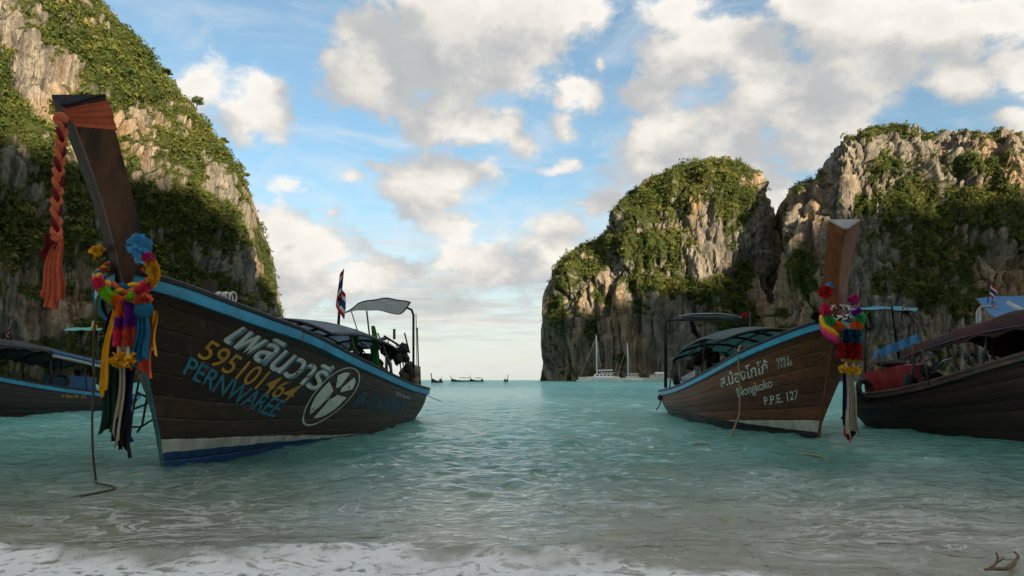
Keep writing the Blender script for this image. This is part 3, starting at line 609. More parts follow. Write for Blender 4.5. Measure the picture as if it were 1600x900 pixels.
        tr = MB(); vs = np.linspace(0, 1, 8); A = s.hull(np.ones(8), vs, 1); B = s.hull(np.ones(8), vs, -1); tr.grid(np.stack([A, (A + B) / 2, B], 1)); tr.obj('transom', hm, s.root)
        vv = np.linspace(0, 1.0, 12); C = (s.hull(np.zeros(12), vv, 1) + s.hull(np.zeros(12), vv, -1)) / 2; C[:, 1] = 0
        ext = C[0] + (C[0] - C[1]) * .8; C = np.vstack([ext, C]); w = .024
        P = np.stack([C + [-.06, w, 0], C + [.0, w * .9, 0], C + [.03, w * .35, 0], C + [.03, -w * .35, 0], C + [.0, -w * .9, 0], C + [-.06, -w, 0]], 1)
        auto_smooth(MB().grid(P).obj('stem_post', stem, s.root))
        q = np.linspace(.25, .98, 30); D = np.stack([s.hull(q, np.full(30, .55), sd, np.full(30, -.06)) for sd in (1, -1)], 1); D = np.concatenate([D[:, :1], (D[:, :1] + D[:, 1:]) / 2, D[:, 1:]], 1)
        MB().grid(D).obj('deck', M['inner'], s.root)
    def prow(s, m, base, top, wb, wt, db, dt, ridge=0.0, cap=None, cut=.15, far=None):
        """wedge-shaped prow timber: sharp ridge forward, flat back"""
        base = np.array(base, float); top = np.array(top, float); n = 9; rows_ = []
        for i in range(n):
            a = i / (n - 1); c = base + (top - base) * a + np.array([-.10 * math.sin(math.pi * a), 0, 0]); w = wb + (wt - wb) * a ** 1.3; d = db + (dt - db) * a
            tilt = a * .12
            zc = -cut if i == n - 1 else -d * tilt; ry = ridge * a
            rows_.append([c + [d * .5, ry, zc], c + [d * .42, ry + w * .12, zc], c + [-d * .42, w, d * tilt], c + [-d * .5, w * .88, d * tilt], c + [-d * .5, -w * .88, d * tilt], c + [-d * .42, -w, d * tilt], c + [d * .42, ry - w * .12, zc], c + [d * .5, ry, zc]])
        b = MB().grid(np.array(rows_)); o = auto_smooth(b.obj('prow_post', m, s.root), 30)
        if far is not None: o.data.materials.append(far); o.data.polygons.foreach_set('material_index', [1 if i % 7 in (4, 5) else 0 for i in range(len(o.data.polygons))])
        r = np.array(rows_[-1])[:7]; t2 = r + [0, 0, .03]; c2 = MB(); c2.add(np.vstack([r * 1, t2]).tolist(), [tuple(range(7, 14))] + [(i, (i + 1) % 7, 7 + (i + 1) % 7, 7 + i) for i in range(7)]); c2.obj('prow_cap', cap or m, s.root, False)
        return rows_
    def canopy(s, s0, s1, zf, half, crown, sheet, nrib=6, posts=(), edge=None, r=.018, panels=True, slack=0.0, frame=None, far_half=None):
        """arched roof: ribs, rails, posts down to the gunwale and a sheet (single panels between the ribs where they show)"""
        frame = frame or M['steel']; sq = np.linspace(s0, s1, nrib); hw = lambda q: float(np.interp(q, (s0, s1), half)) if hasattr(half, '__len__') else half
        def arch(q, u, dz=0.0): return np.array([-q, u * hw(q), float(crv(zf[0], zf[1], q)) + crown * (1 - u * u) + dz])
        us = np.linspace(-1, 1, 13)
        for q in sq: MB().tube([arch(q, u) for u in us], r, 6).obj('roof_rib', frame, s.root)
        for u in (-1, -.5, 0, .5, 1): MB().tube([arch(q, u) for q in np.linspace(s0, s1, 20)], r * .8, 6).obj('roof_rail', frame, s.root)
        if panels:
            for i in range(nrib - 1):
                for u0, u1 in ((-1, 0), (0, 1)):
                    q = np.linspace(sq[i] + .012, sq[i + 1] - .012, 6); uu = np.linspace(u0 + .01, u1 - .01, 7)
                    P = np.array([[arch(a, u, .022 - slack * math.sin(math.pi * (a - sq[i]) / (sq[i + 1] - sq[i]))) for u in uu] for a in q]); b = MB().grid(P); b.grid((P + [0, 0, .008])[:, ::-1]); b.obj('roof_panel', sheet, s.root)
        else:
            q = np.linspace(s0 - .05, s1 + .05, 40); uu = np.linspace(-1.04, 1.04, 24)
            P = np.array([[arch(a, u, .024 - slack * abs(math.sin(math.pi * (a - s0) / (s1 - s0) * (nrib - 1))) - (.05 + .03 * math.sin(a * 9)) * max(0, abs(u) - .97) / .07) for u in uu] for a in q]); b = MB().grid(P); b.grid((P + [0, 0, .01])[:, ::-1]); b.obj('roof_sheet', sheet, s.root)
        for q in posts:
            for sd in (1, -1):
                t = (q / s.L) ** (1 / 1.5); g = s.gun(t); MB().tube([(-q, sd * (g[1] - .05), g[2] - .1), arch(q, sd * .97)], .02, 6).obj('roof_post', frame, s.root)
        return arch
    def engine(s, q, z, scale=1.0, y=0.0):
        b = MB(); k = scale; X = -q
        b.box((X, y, z + .22 * k), (.62 * k, .36 * k, .34 * k)); b.box((X, y, z + .02), (.8 * k, .5 * k, .06)); root = auto_smooth(b.obj('engine', M['engine'], s.root))
        MB().box((X, y, z + .46 * k), (.5 * k, .22 * k, .14 * k)).obj('cylinder_head', M['engine'], root, False)
        MB().tube([(X + .36 * k, y, z + .25 * k), (X + .42 * k, y, z + .25 * k)], .17 * k, 18).obj('flywheel', M['engine'], root)
        MB().torus((X + .44 * k, y, z + .30 * k), .10 * k, .02 * k, (1, 0, 0), 14, 6).obj('fan_belt', M['black'], root)
        MB().tube([(X + .1, y + .2 * k, z + .45 * k), (X + .1, y + .26 * k, z + .7 * k), (X - .2, y + .27 * k, z + .82 * k), (X - .55, y + .27 * k, z + .84 * k)], .035 * k, 8).obj('exhaust_pipe', M['engine'], root)
        MB().ball((X - .05, y - .16 * k, z + .58 * k), .10 * k, 10, 6, (1, 1, 1.2)).obj('air_filter', M['black'], root)
        MB().tube([(X - .3, y, z + .3 * k), (X - .9, y, z + .28 * k), (X - 2.2, y, z - .3), (X - 3.4, y + .05, z - .75)], .035, 8).obj('tail_shaft', M['steel'], root)
        MB().tube([(X + .3, y, z + .4 * k), (X + .7, y - .05, z + .62 * k), (X + 1.25, y - .1, z + .7 * k)], .02, 6).obj('steering_handle', M['pipe'], root)
        g = np.random.default_rng(int(q * 10))
        for i in range(5):
            p0 = np.array([X + g.uniform(-.3, .3), y + g.uniform(-.2, .2), z + .3]); p1 = p0 + [g.uniform(-.3, .3), g.uniform(-.25, .25), g.uniform(.25, .6)]; p2 = p1 + [g.uniform(-.4, .4), g.uniform(-.25, .25), g.uniform(-.35, .1)]
            q_ = [(1 - a) ** 2 * p0 + 2 * a * (1 - a) * p1 + a * a * p2 for a in np.linspace(0, 1, 9)]; MB().tube(q_, .016, 6).obj('engine_hose', M['black'], root)
        return root
def recentre(o):
    """put a single-mesh thing's origin at its base"""
    n = len(o.data.vertices); c = np.empty(n * 3, np.float32); o.data.vertices.foreach_get('co', c); c = c.reshape(-1, 3); d = np.array([c[:, 0].mean(), c[:, 1].mean(), c[:, 2].min()]); c -= d
    o.data.vertices.foreach_set('co', c.ravel()); o.data.update(); o.location = Vector(d); return o
def letters(txt, bold=0.0, shear=0.0, space=1.0):
    cu = bpy.data.curves.new('t', 'FONT'); cu.body = txt; cu.offset = bold; cu.shear = shear; cu.resolution_u = 5; cu.space_character = space
    o = bpy.data.objects.new('t', cu); col.objects.link(o); dg = bpy.context.evaluated_depsgraph_get(); me = o.evaluated_get(dg).to_mesh()
    V = [(v.co.x, v.co.y) for v in me.vertices]; Fc = [tuple(p.vertices) for p in me.polygons]
    bpy.data.objects.remove(o); bpy.data.curves.remove(cu); return np.array(V), Fc
def bounds(txt, ref, **k):
    V, _ = letters(txt, **k); W, _ = letters(ref, **k); return (V[:, 0].min(), W[:, 1].min(), V[:, 0].max(), W[:, 1].max())

# --- cloth, garlands, ropes
def resample(P, n):
    P = np.asarray(P, float); d = np.concatenate([[0], np.cumsum(np.linalg.norm(np.diff(P, axis=0), axis=1))]); x = np.linspace(0, d[-1], n); return np.stack([crv(d, P[:, j], x) for j in range(3)], 1)
def ruffle(name, path, r, m, parent, pitch=.022, depth=.5, n=12):
    L = np.linalg.norm(np.diff(np.asarray(path), axis=0), axis=1).sum(); k = max(5, int(L / pitch) * 2 + 1); P = resample(path, k); g = np.random.default_rng(k)
    T = np.gradient(P, axis=0); T /= np.linalg.norm(T, axis=1)[:, None]; b = MB(); b.tube(P, r * .5, 8)
    for i in range(0, k):
        t = Vector(T[i]); u = t.orthogonal().normalized(); w = t.cross(u); rot = g.random() * 6; m_ = 16; V = []
        for j in range(m_):
            a = 2 * math.pi * j / m_ + rot; d = u * math.cos(a) + w * math.sin(a); rr = r * (.82 + .30 * g.random()); z_ = pitch * (.7 if j % 2 else -.5) * (.6 + .8 * g.random())
            V += [Vector(P[i]) + d * r * .35, Vector(P[i]) + d * rr + t * z_]
        b.add(V, [(2 * j, 2 * j + 1, (2 * j + 3) % (2 * m_), (2 * j + 2) % (2 * m_)) for j in range(m_)])
    return b.obj(name, m, parent, False)
def sash(name, top, length, width, m, parent=None, folds=3, depth=.03, flare=1.2, lean=(0, 0), seed=0, ax=(1, 0, 0), ragged=.05, nu=28, nv=26, twist=0.0):
    """hanging folded cloth; returns a thick two-sided mesh"""
    g = np.random.default_rng(seed); ax = np.array(ax, float); fx = np.cross(ax, (0, 0, 1)); P = np.zeros((nv, nu, 3)); u = np.linspace(-.5, .5, nu); ph = g.random() * 6; rag = ragged * (np.sin(u * 5 + g.random() * 6) + .4 * np.sin(u * 17))
    for i in range(nv):
        v = i / (nv - 1); w = width * (.45 + (flare - .45) * v ** .6) if flare else width; dd = depth * (.4 + .8 * v)
        for j in range(nu):
            o = dd * math.sin(2 * math.pi * folds * u[j] + ph + .8 * v) + dd * .4 * math.sin(2 * math.pi * folds * 2.3 * u[j] + 2 * v + seed)
            P[i, j] = np.array(top) + ax * (u[j] * w + .012 * math.sin(7 * v + seed)) + fx * (o + twist * u[j] * v) + np.array([lean[0] * v, lean[1] * v, -length * v - rag[j] * v * v])
    b = MB(); b.grid(P); b.grid((P + fx * .008)[:, ::-1]); return b.obj(name, m, parent)
def pompom(name, c, r, m, parent, n=70, seed=0, up=0.0):
    g = np.random.default_rng(seed); b = MB(); b.ball(c, r * .55, 10, 7)
    for _ in range(n):
        d = g.normal(size=3); d[2] = d[2] + up; d /= np.linalg.norm(d); a = np.cross(d, g.normal(size=3)); a /= np.linalg.norm(a); e = np.cross(d, a); p = np.array(c) + d * r * .3; w = r * .28; q = np.array(c) + d * r * (.85 + .3 * g.random())
        b.add([p - a * w * .4, p + a * w * .4, q + a * w + e * w * .3, q + d * w * .4, q - a * w - e * w * .3], [(0, 1, 2, 3, 4)])
    return b.obj(name, m, parent, False)
def braid(parent, path, mats, r, pitch, names, n=7):
    L = np.linalg.norm(np.diff(np.asarray(path), axis=0), axis=1).sum(); k = max(24, int(L / pitch * 12)); P = resample(path, k); T = np.gradient(P, axis=0); T /= np.linalg.norm(T, axis=1)[:, None]
    up = np.cross(T, (0.13, 1, .05)); up /= np.linalg.norm(up, axis=1)[:, None]; w = np.cross(T, up); a = np.linspace(0, L / pitch * 2 * math.pi, k)
    for i, (m, nm) in enumerate(zip(mats, names)):
        f = a + i * 2 * math.pi / len(mats); Q = P + up * (np.sin(f) * r * 1.15)[:, None] + w * (np.sin(2 * f) * r * .55)[:, None]; MB().tube(Q, r * .78, n).obj(nm, m, parent)
def rope(name, path, r, m, label, cat='rope', n=60, group=None):
    P = resample(path, n); b = MB(); b.tube(P, r, 7); o = recentre(b.obj(name, m)); tag(o, label, cat, group); return o
def flag(base, top, drop, label, cloth_dir, fl=.75, seed=0, droop=.5, cols=('flagred', 'flagwhite', 'flagblue', 'flagwhite', 'flagred'), w=(1, 1, 2, 1, 1), pole=M['steel'], pr=.014):
    base = np.array(base, float); top = np.array(top, float); root = empty('flag', base); MB().tube([(0, 0, 0), tuple(top - base)], pr, 6).obj('flagpole', pole, root)
    d = np.array([cloth_dir[0], cloth_dir[1], 0.]); d /= np.linalg.norm(d); nrm = np.cross(d, (0, 0, 1)); up = (top - base) / np.linalg.norm(top - base); tot = sum(w); a0 = 0.
    for c, q in zip(cols, w):
        P = []
        for v in np.linspace(a0 / tot, (a0 + q) / tot, 4):
            P.append([(top - base) - up * (drop * v + .02) + d * fl * u * math.cos(droop * 1.2 * u) + np.array([0, 0, -fl * droop * u * (.6 + .5 * u)]) + nrm * .07 * math.sin(u * 8 + v * 3 + seed) * (u + .1) for u in np.linspace(0, 1, 14)])
        b = MB(); b.grid(np.array(P)); b.grid((np.array(P) + nrm * .004)[:, ::-1]); b.obj('flag_stripe', M[c], root); a0 += q
    tag(root, label, 'flag'); return root
def tyre(c, r, ax, label, parent=None, a0=0, a1=2 * math.pi):
    b = MB(); b.torus((0, 0, 0), r, r * .30, ax, 26, 10); o = b.obj('fender_tyre', M['rubber']); o.location = Vector(c); tag(o, label, 'tyre'); return o

# ================================================================== boat A: dark brown boat at the left
A = Boat((-3.92, 6.8), (-3.4, 18.6), [0, .15, .4, .8, 1.4, 2.4, 3.2, 4.2, 5.7, 7.2, 9.2, 11, 11.82], [.032, .27, .50, .70, .85, .98, 1.05, 1.12, 1.2, 1.25, 1.27, 1.22, 1.15], [2.06, 2.01, 1.93, 1.83, 1.74, 1.635, 1.53, 1.38, 1.195, 1.025, .845, .755, .725],
         [1.05, 1.8, 2.9, 4.1, 5.5, 7, 9, 10.8, 11.42], [.03, .14, .30, .55, .82, 1.0, .98, .85, .78], 'dark brown longtail boat with blue rail, oval emblem and coral scarf on its prow')
hmA = hull_mat('dark_stained_hull_planks', (.066, .038, .022), (.024, .015, .011), (.010, .055, .17), (.20, .037, .345, .066), wear=(.22, .19, .15), wear_amt=(.57, .74))
A.build_hull(hmA, M['blue_rail'], M['teal'], gv=.4)
rowsA = A.prow(M['prow_dark'], (-.08, .06, 1.80), (.74, -.15, 3.62), .175, .262, .16, .22, cap=M['cblack'], far=mat('near_black_timber', (.022, .017, .014), .65, .5, 3, .3, spec=.2))  # starboard face of the prow timber coloured near black
# painted words and emblem on the side
def words(boat, txt, ref, quad, m, name, side, bold=.01, shear=0., space=1.0, off=.012, label=None):
    V, Fc = letters(txt, bold, shear, space); return boat.paint(V, Fc, quad, side, M[m], name, bounds(txt, ref, bold=bold, shear=shear, space=space), off, label)
qT = [(345, 531), (491, 611), (515, 583), (379, 509)]
words(A, 'เพลินวารี', 'ว', [(x + 2, y + 2) for x, y in qT], 'paint_edge', 'lettering', 1, .030, 0, 1, .009)
words(A, 'เพลินวารี', 'ว', qT, 'paint_white', 'lettering', 1, .013, 0, 1, .014, 'white Thai lettering')
words(A, '595101464', '5', [(306, 556), (447, 629), (472, 603), (328, 529)], 'paint_yellow', 'lettering', 1, .006, 0, .98, .012, 'ochre registration number')
words(A, 'PERNWAREE', 'E', [(284, 583), (426, 652), (449, 627), (297, 556)], 'paint_blue', 'lettering', 1, .012, 0, .96, .012, 'blue block lettering')
def emblem(boat, side):
    ctr = np.array([515., 619.]); a = np.array([41.5, -42.5]); b = np.array([16.6, 16.4]); quad = [ctr - a - b, ctr - a + b, ctr + a + b, ctr + a - b]   # drawing: x across, y along the long axis
    def fan(a0, a1, r0, r1, n=40):
        V = []; Fc = []
        for i, t in enumerate(np.linspace(a0, a1, n)):
            for r in np.linspace(r0, r1, 3): V.append((r * math.sin(t), r * math.cos(t)))
        for i in range(n - 1):
            for j in range(2): Fc.append((i * 3 + j, i * 3 + j + 1, i * 3 + j + 4, i * 3 + j + 3))
        return np.array(V), Fc
    V, Fc = fan(0, 2 * math.pi, .955, 1.0, 80); boat.paint(V, Fc, quad, side, M['paint_white'], 'emblem_ring', (-1, -1, 1, 1))
    for sg in (1, -1):
        for a0, a1, r0 in ((R(15), R(57), .22), (R(80), R(168), .16)):
            V = []; Fc = []; n = 22; ac = (a0 + a1) / 2
            for t in np.linspace(a0, a1, n):
                edge = .80 - .06 * abs(t - ac) / (a1 - a0)
                inner = r0 + .10 * abs(t - ac) / (a1 - a0) * 2 * .2
                for r in np.linspace(inner, edge, 5): V.append((sg * r * math.sin(t), r * math.cos(t)))
            for i in range(n - 1):
                for j in range(4): Fc.append((i * 5 + j, i * 5 + j + 1, i * 5 + j + 6, i * 5 + j + 5))
            boat.paint(np.array(V), Fc, quad, side, M['paint_white'], 'emblem_leaf', (-1, -1, 1, 1))
emblem(A, 1)
def strokes(boat, quad, n, m, name, side, seed, hfrac=(.5, 1.0), w=.012, off=.008):
    """worn brush strokes left of lettering nobody can read any more"""
    g = np.random.default_rng(seed); V = []; Fc = []
    for i in range(n):
        x = (i + .5) / n + g.normal(0, .25 / n); y0 = g.uniform(0, .3); y1 = y0 + g.uniform(*hfrac) * (1 - y0); ww = w * g.uniform(.5, 1.4); b_ = len(V); k = 6
        for y in np.linspace(y0, y1, k): V += [(x - ww, y), (x + ww, y)]
        Fc += [(b_ + 2 * j, b_ + 2 * j + 1, b_ + 2 * j + 3, b_ + 2 * j + 2) for j in range(k - 1)]
    o = boat.paint(np.array(V), Fc, quad, side, M[m], name, (0, 0, 1, 1), off); o['kind'] = 'stuff'; return o
strokes(A, [(546, 637), (625, 650), (636, 618), (563, 607)], 46, 'paint_ghost', 'worn_lettering', 1, 3, w=.009)
strokes(A, [(617, 620), (641, 625), (641, 618), (620, 611)], 14, 'paint_pale', 'worn_lettering', 1, 4, w=.02)
# bow fittings
pb = at(328, 452, 9.4); b = MB(); l = A.local(pb); b.box((l[0], l[1], l[2] - .05), (.16, .16, .34), taper=.9); auto_smooth(b.obj('mooring_bitt', M['inner'], A.root))
l2 = A.local(at(342, 458, 9.3)); b = MB()
for i in range(5): b.torus((l2[0], l2[1] + .05 * i, l2[2] - .06), .07, .014, (.3, 1, .4 * (i % 2)), 14, 6)
tag(recentre(b.obj('coiled_rope', M['white'])), None); o = bpy.data.objects['coiled_rope']; o.data.transform(Matrix.Translation((0, 0, 0))); w_ = A.world(np.array(o.location)); o.location = Vector(w_); o.rotation_euler = (0, 0, A.rz); tag(o, 'small coil of white rope on the bow of the dark brown boat', 'rope')
# long roof, stern awning, posts, engine
A.canopy(3.9, 9.9, ([3.9, 6, 8, 9.9], [1.70, 1.80, 1.74, 1.52]), .93, .24, M['panel_a'], 7, posts=(5.0, 7.4, 9.6), r=.028)
def awning(boat, corners, cloth, ns='awning', sag=.06, crown=.10, edge=M['steel'], n=12):
    C = [boat.local(c) for c in corners]; u = np.linspace(0, 1, n); P = np.array([[C[0] * (1 - a) * (1 - b_) + C[1] * a * (1 - b_) + C[2] * a * b_ + C[3] * (1 - a) * b_ + np.array([0, 0, crown * math.sin(math.pi * a) - sag * math.sin(math.pi * b_) + .012 * math.sin(a * 15 + b_ * 4)]) for a in u] for b_ in u])
    b = MB(); b.grid(P); b.grid((P + [0, 0, .012])[:, ::-1]); r = b.obj(ns, cloth, boat.root)
    for q in (P[0], P[-1], P[:, 0], P[:, -1]): MB().tube(q, .016, 6).obj('awning_edge', edge, r)
    return P
PA = awning(A, [at(560, 474, 14.9), at(641, 473, 15.2), at(621, 491, 16.9), at(533, 489, 16.7)], M['white_cloth'])
def pole(boat, pts, r, name='awning_post', m=None, n=8):
    return MB().tube([boat.local(p) for p in pts], r, n).obj(name, m or M['steel'], boat.root)
pole(A, [at(646, 604, 16.9), at(646, 520, 16.9), at(646, 492, 16.9), at(643, 484, 16.9), at(636, 481, 16.8), at(622, 484, 16.6)], .030)
pole(A, [at(528, 560, 15.8), at(529, 505, 15.8), at(531, 470, 15.8)], .034)
pole(A, [at(582, 566, 16.4), at(573, 486, 16.4)], .02, m=M['khaki']); pole(A, [at(568, 545, 16.2), at(549, 487, 16.2)], .012)
pole(A, [at(652, 600, 17.2), at(650, 490, 17.2)], .010, 'boat_hook', M['rope_dark']); pole(A, [at(655, 604, 17.4), at(652, 512, 17.4)], .016, 'boat_hook', M['rope_dark']); pole(A, [at(657, 606, 17.6), at(656, 573, 17.6), at(654, 573, 17.6)], .016, 'stern_bar')
A.engine(9.6, .95, 1.25); l = A.local(at(598, 585, 15.2))
for i, (x0, y0, x1, y1, x2, y2) in enumerate(((604, 556, 604, 580, 622, 592), (610, 566, 612, 585, 626, 594))): MB().tube([A.local(q) for q in resample([at(x0, y0, 15.2), at(x1, y1, 15.3), at(x2, y2, 15.4)], 12)], .035, 8).obj('hose', M['silver'], A.root)
for i, (x, y, r_) in enumerate(((592, 570, .10), (597, 582, .12), (622, 560, .12), (630, 545, .11), (612, 552, .13), (637, 575, .10), (601, 548, .10), (634, 560, .09))):
    c = A.local(at(x, y, 15.6 + .1 * i)); b = MB(); b.ball(c, r_, 10, 6, (1, 1, 1.2)); V = np.array(b.V); V += np.random.default_rng(i).normal(0, .018, V.shape); b.V = [tuple(v) for v in V]; b.obj('gear_bundle', M['tarp_black'], A.root)
b = MB(); g = np.random.default_rng(9)
for i in range(7): q = at(640 + g.uniform(-8, 10), 586 + g.uniform(-12, 10), 17.0); b.ball(A.local(q), .13, 9, 6, (1, 1, 1.3))
V = np.array(b.V); V += g.normal(0, .02, V.shape); b.V = [tuple(v) for v in V]; b.obj('canvas_bundle', M['khaki'], A.root)
for x0, y0, x1, y1, r_ in ((590, 520, 612, 575, .016), (606, 528, 612, 590, .014), (618, 535, 634, 580, .016), (640, 550, 600, 525, .025), (632, 520, 640, 552, .018), (586, 545, 596, 600, .016), (624, 552, 628, 596, .014)): pole(A, [at(x0, y0, 15.8), at(x1, y1, 15.9)], r_, 'engine_frame_bar')
pole(A, [at(542, 551, 13.4), at(560, 552, 13.4)], .02, 'bench_rail', M['inner'])
pole(A, [at(616, 530, 15.4), at(616, 514, 15.4)], .03, 'exhaust_stack', M['rope_dark'])
# ladder hung under the far side of the bow
lad = empty('boarding_ladder', at(215, 660, 8.9)); lo = np.array(lad.location)
for p in (([212, 598, 226, 566, 236, 548]), ([205, 664, 214, 640, 240, 652])): pass
for q, nm in (([(224, 560), (214, 610), (206, 650), (203, 682), (208, 690)], 'ladder_rail'), ([(240, 566), (230, 618), (222, 664), (214, 676)], 'ladder_rail'), ([(207, 640), (244, 625)], 'ladder_rung'), ([(205, 667), (220, 667), (248, 650)], 'ladder_rung'), ([(212, 612), (241, 626)], 'ladder_rung'), ([(217, 590), (236, 585)], 'ladder_rung')):
    MB().tube([at(x, y, 8.7 + .002 * (x - 200)) - lo for x, y in q], .014, 7).obj(nm, M['steel'], lad)
tag(lad, 'bent dark metal ladder hanging beside the stem of the dark brown boat', 'ladder')
# green drapes on the roof edge
for i, (px_, py_, ln, wd) in enumerate(((555, 514, .42, .16), (583, 509, .95, .16))):
    o = recentre(sash('green_drape', at(px_, py_, 13.4 + i), ln, wd, M['lgreen'], None, 3, .03, 1.1, (.12 * i, 0), 5 + i)); tag(o, ('short green cloth hanging from the roof edge of the dark brown boat', 'longer green cloth draped down a roof post of the dark brown boat')[i], 'cloth')
flag(at(529, 505, 15.8), at(537, 420, 15.8), .62, 'drooping striped flag in red, white and blue at the stern of the dark brown boat', (-.8, -.5), .34, 1, 1.5)

# --- cloth and garlands on prow A
def wrap(boat, rows_, i0, i1, off, name, m, drop=0.0, n=8):
    rr = np.array(rows_); ks = np.linspace(i0, i1, 7); P = []
    for q in ks:
        i = int(min(q, len(rr) - 2)); f = q - i; r = rr[i] * (1 - f) + rr[i + 1] * f; c = r[:7].mean(0); d = r - c; d[:, 2] *= 1; ln = np.linalg.norm(d[:, :2], axis=1)[:, None]
        r2 = r + d * np.array([1, 1, 0]) / ln * (off + .006 * math.sin(q * 25)); r2[2:4, 2] += drop; P.append(r2)
    b = MB(); b.grid(np.array(P)[:, :6]); return b
sc = empty('prow_scarf', Vector(A.world(np.array([.66, 0, 3.2])))); sc.rotation_euler = (0, 0, A.rz); so = np.array([.66, 0, 3.2])
b = wrap(A, [[np.array(p) - so for p in r] for r in rowsA], 6.85, 7.9, .018, 'w', None, .0); o = b.obj('wrapped_band', M['rust'], sc)
for k_, q in enumerate((6.95, 7.25, 7.5, 7.75)):
    rr = [[np.array(p) - so for p in r] for r in rowsA]; bb = wrap(A, rr, q, q + .10, .022, 'f', None, .0); bb.obj('fold', M['rust'], sc)
def scl(px_, py_, Y): return A.local(at(px_, py_, Y)) - so
path = [scl(96, 184, 5.83), scl(97, 205, 5.82), scl(93, 250, 5.82), scl(89, 310, 5.82), scl(88, 370, 5.82)]
braid(sc, path, [M['rust'], M['rust'], M['maroon']], .029, .27, ['braid_strand'] * 3)
MB().ball(scl(95, 186, 5.83), .062, 12, 8).obj('knot', M['rust'], sc); MB().ball(scl(89, 372, 5.82), .05, 10, 8).obj('knot', M['rust'], sc)
sash('scarf_end', scl(91, 376, 5.82), .54, .17, M['rust'], sc, 4, .022, 1.25, (0, 0), 2, ax=A.p.tolist() + [0] if False else (0, 1, 0)); sash('scarf_tail', scl(80, 366, 5.80), .15, .12, M['maroon'], sc, 2, .02, 1.0, (0, 0), 4, ax=(0, 1, 0))
tag(sc, 'coral scarf wrapped round the prow top with a long braid hanging down', 'scarf')
def wp(px_, py_, Y=6.4): return at(px_, py_, Y)
gr = empty('braided_ring', wp(197, 436, 6.62)); go = np.array(gr.location)
ring = [wp(197 + 45 * math.cos(a), 432 + 19 * math.sin(a), 6.62 - .30 * math.sin(a)) - go for a in np.linspace(-.6, 2 * math.pi - .6, 40)]
braid(gr, ring, [M['coral'], M['cblue'], M['yellow']], .030, .30, ['braid_strand'] * 3); tag(gr, 'thick braided ring of coral, blue and yellow cloth round the left prow', 'garland')
for i in range(6):
    pass
lei = empty('flower_garland', wp(195, 560, 6.3)); lo = np.array(lei.location)
def W(l_, Y=6.28): return [wp(x, y, Y) - lo for x, y in l_]
for c, pts in (('yellow', [(232, 408), (240, 418), (241, 432), (234, 444)]), ('pink', [(234, 442), (226, 450), (214, 458)]), ('lime', [(213, 458), (206, 465), (202, 468)]), ('orange', [(203, 468), (197, 472), (186, 471), (178, 467)]), ('lime', [(179, 468), (170, 463), (161, 453)]), ('pink', [(161, 453), (155, 445), (152, 436)]), ('coral', [(232, 462), (224, 468), (214, 470)]), ('magenta', [(236, 411), (232, 404), (228, 400)])): ruffle('flower_strand', resample(W(pts), 12), .052 if c != 'coral' else .06, M[c], lei)
for x in (189, 203):
    ruffle('flower_strand', resample(W([(196, 470), (x, 484), (x, 496)], 6.27), 10), .05, M['orange' if x < 195 else 'purple'], lei)
    ruffle('flower_strand', resample(W([(x, 496), (x - 1, 512)], 6.27), 6), .052, M['purple'], lei); ruffle('flower_strand', resample(W([(x - 1, 512), (x - 3, 540)], 6.27), 8), .055, M['coral' if x > 195 else 'pink'], lei, .018, .6)
    b = MB()
    for i in range(6): b.ball(W([(x - 3, 543 + i * 3.4)], 6.27)[0], .019, 8, 6)
    b.obj('bead_string', M['beads'], lei); pompom('flower_tassel', W([(x - 3, 561)], 6.27)[0], .075, M['yellow'], lei, 60, int(x), -.6)
tag(lei, 'flower garland of purple, pink and lime ruffles with yellow tassels on the left prow', 'garland')
o = recentre(pompom('flower_bow', wp(217, 384, 6.55), .105, M['sky'], None, 90, 8, .6)); o2 = recentre(pompom('flower_bow', wp(222, 400, 6.5), .075, M['sky'], None, 60, 9)); tag(o, 'larger pale blue cloth flower beside the left prow', 'cloth flower'); tag(o2, 'smaller pale blue cloth flower tucked under the larger one', 'cloth flower')
o = recentre(pompom('flower_bow', wp(153, 396, 6.75), .075, M['yellow'], None, 40, 10, 1.4)); tag(o, 'yellow cloth flower standing left of the prow timber', 'cloth flower')
def hang(px_, py_, y1, wpx, m, label, Y, seed, folds=3, depth=.025, flare=1.1, lean=(0, 0), cat='sash', ragged=.04, name='ribbon'):
    t = at(px_, py_, Y); ln = t[2] - at(px_, y1, Y)[2]; o = sash(name, t, ln, wpx / F_PX * Y, M[m], None, folds, depth, flare, lean, seed, ragged=ragged); tag(recentre(o), label, cat); return o
hang(224, 478, 565, 26, 'cblue', 'blue cloth sash hanging at the right of the left prow garlands', 6.30, 11, 3); hang(229, 490, 582, 32, 'coral', 'bright coral sash hanging behind the blue one', 6.44, 12, 2)
hang(243, 486, 548, 12, 'yellow', 'short yellow sash against the planks of the dark brown boat', 6.52, 13, 1); hang(178, 484, 614, 11, 'yellow', 'long narrow yellow sash left of the flower garland', 6.36, 14, 1, .015, 1.1, (-.05, 0))
hang(174, 486, 560, 8, 'navy', 'navy strip beside the long yellow sash', 6.44, 21, 1)
hang(178, 560, 678, 30, 'dgreen', 'dark green long sash, leftmost of the low hanging ones', 6.45, 15, 2, .03); hang(186, 480, 668, 28, 'maroon', 'dark maroon long sash behind the flower garland', 6.50, 16, 2); hang(195, 540, 686, 14, 'cream', 'narrow cream sash between darker ones on the left prow', 6.42, 17, 1, .02, .9)
hang(206, 470, 686, 32, 'navy', 'long navy blue sash beside the cream one on the left prow', 6.46, 18, 2, .03, 1.0); hang(199, 640, 706, 18, 'cblack', 'black sash end hanging lowest of all on the left prow', 6.44, 19, 2, .02, 1.1); hang(187, 640, 692, 9, 'cream', 'short frayed cream strip low between the dark sashes', 6.49, 20, 1)
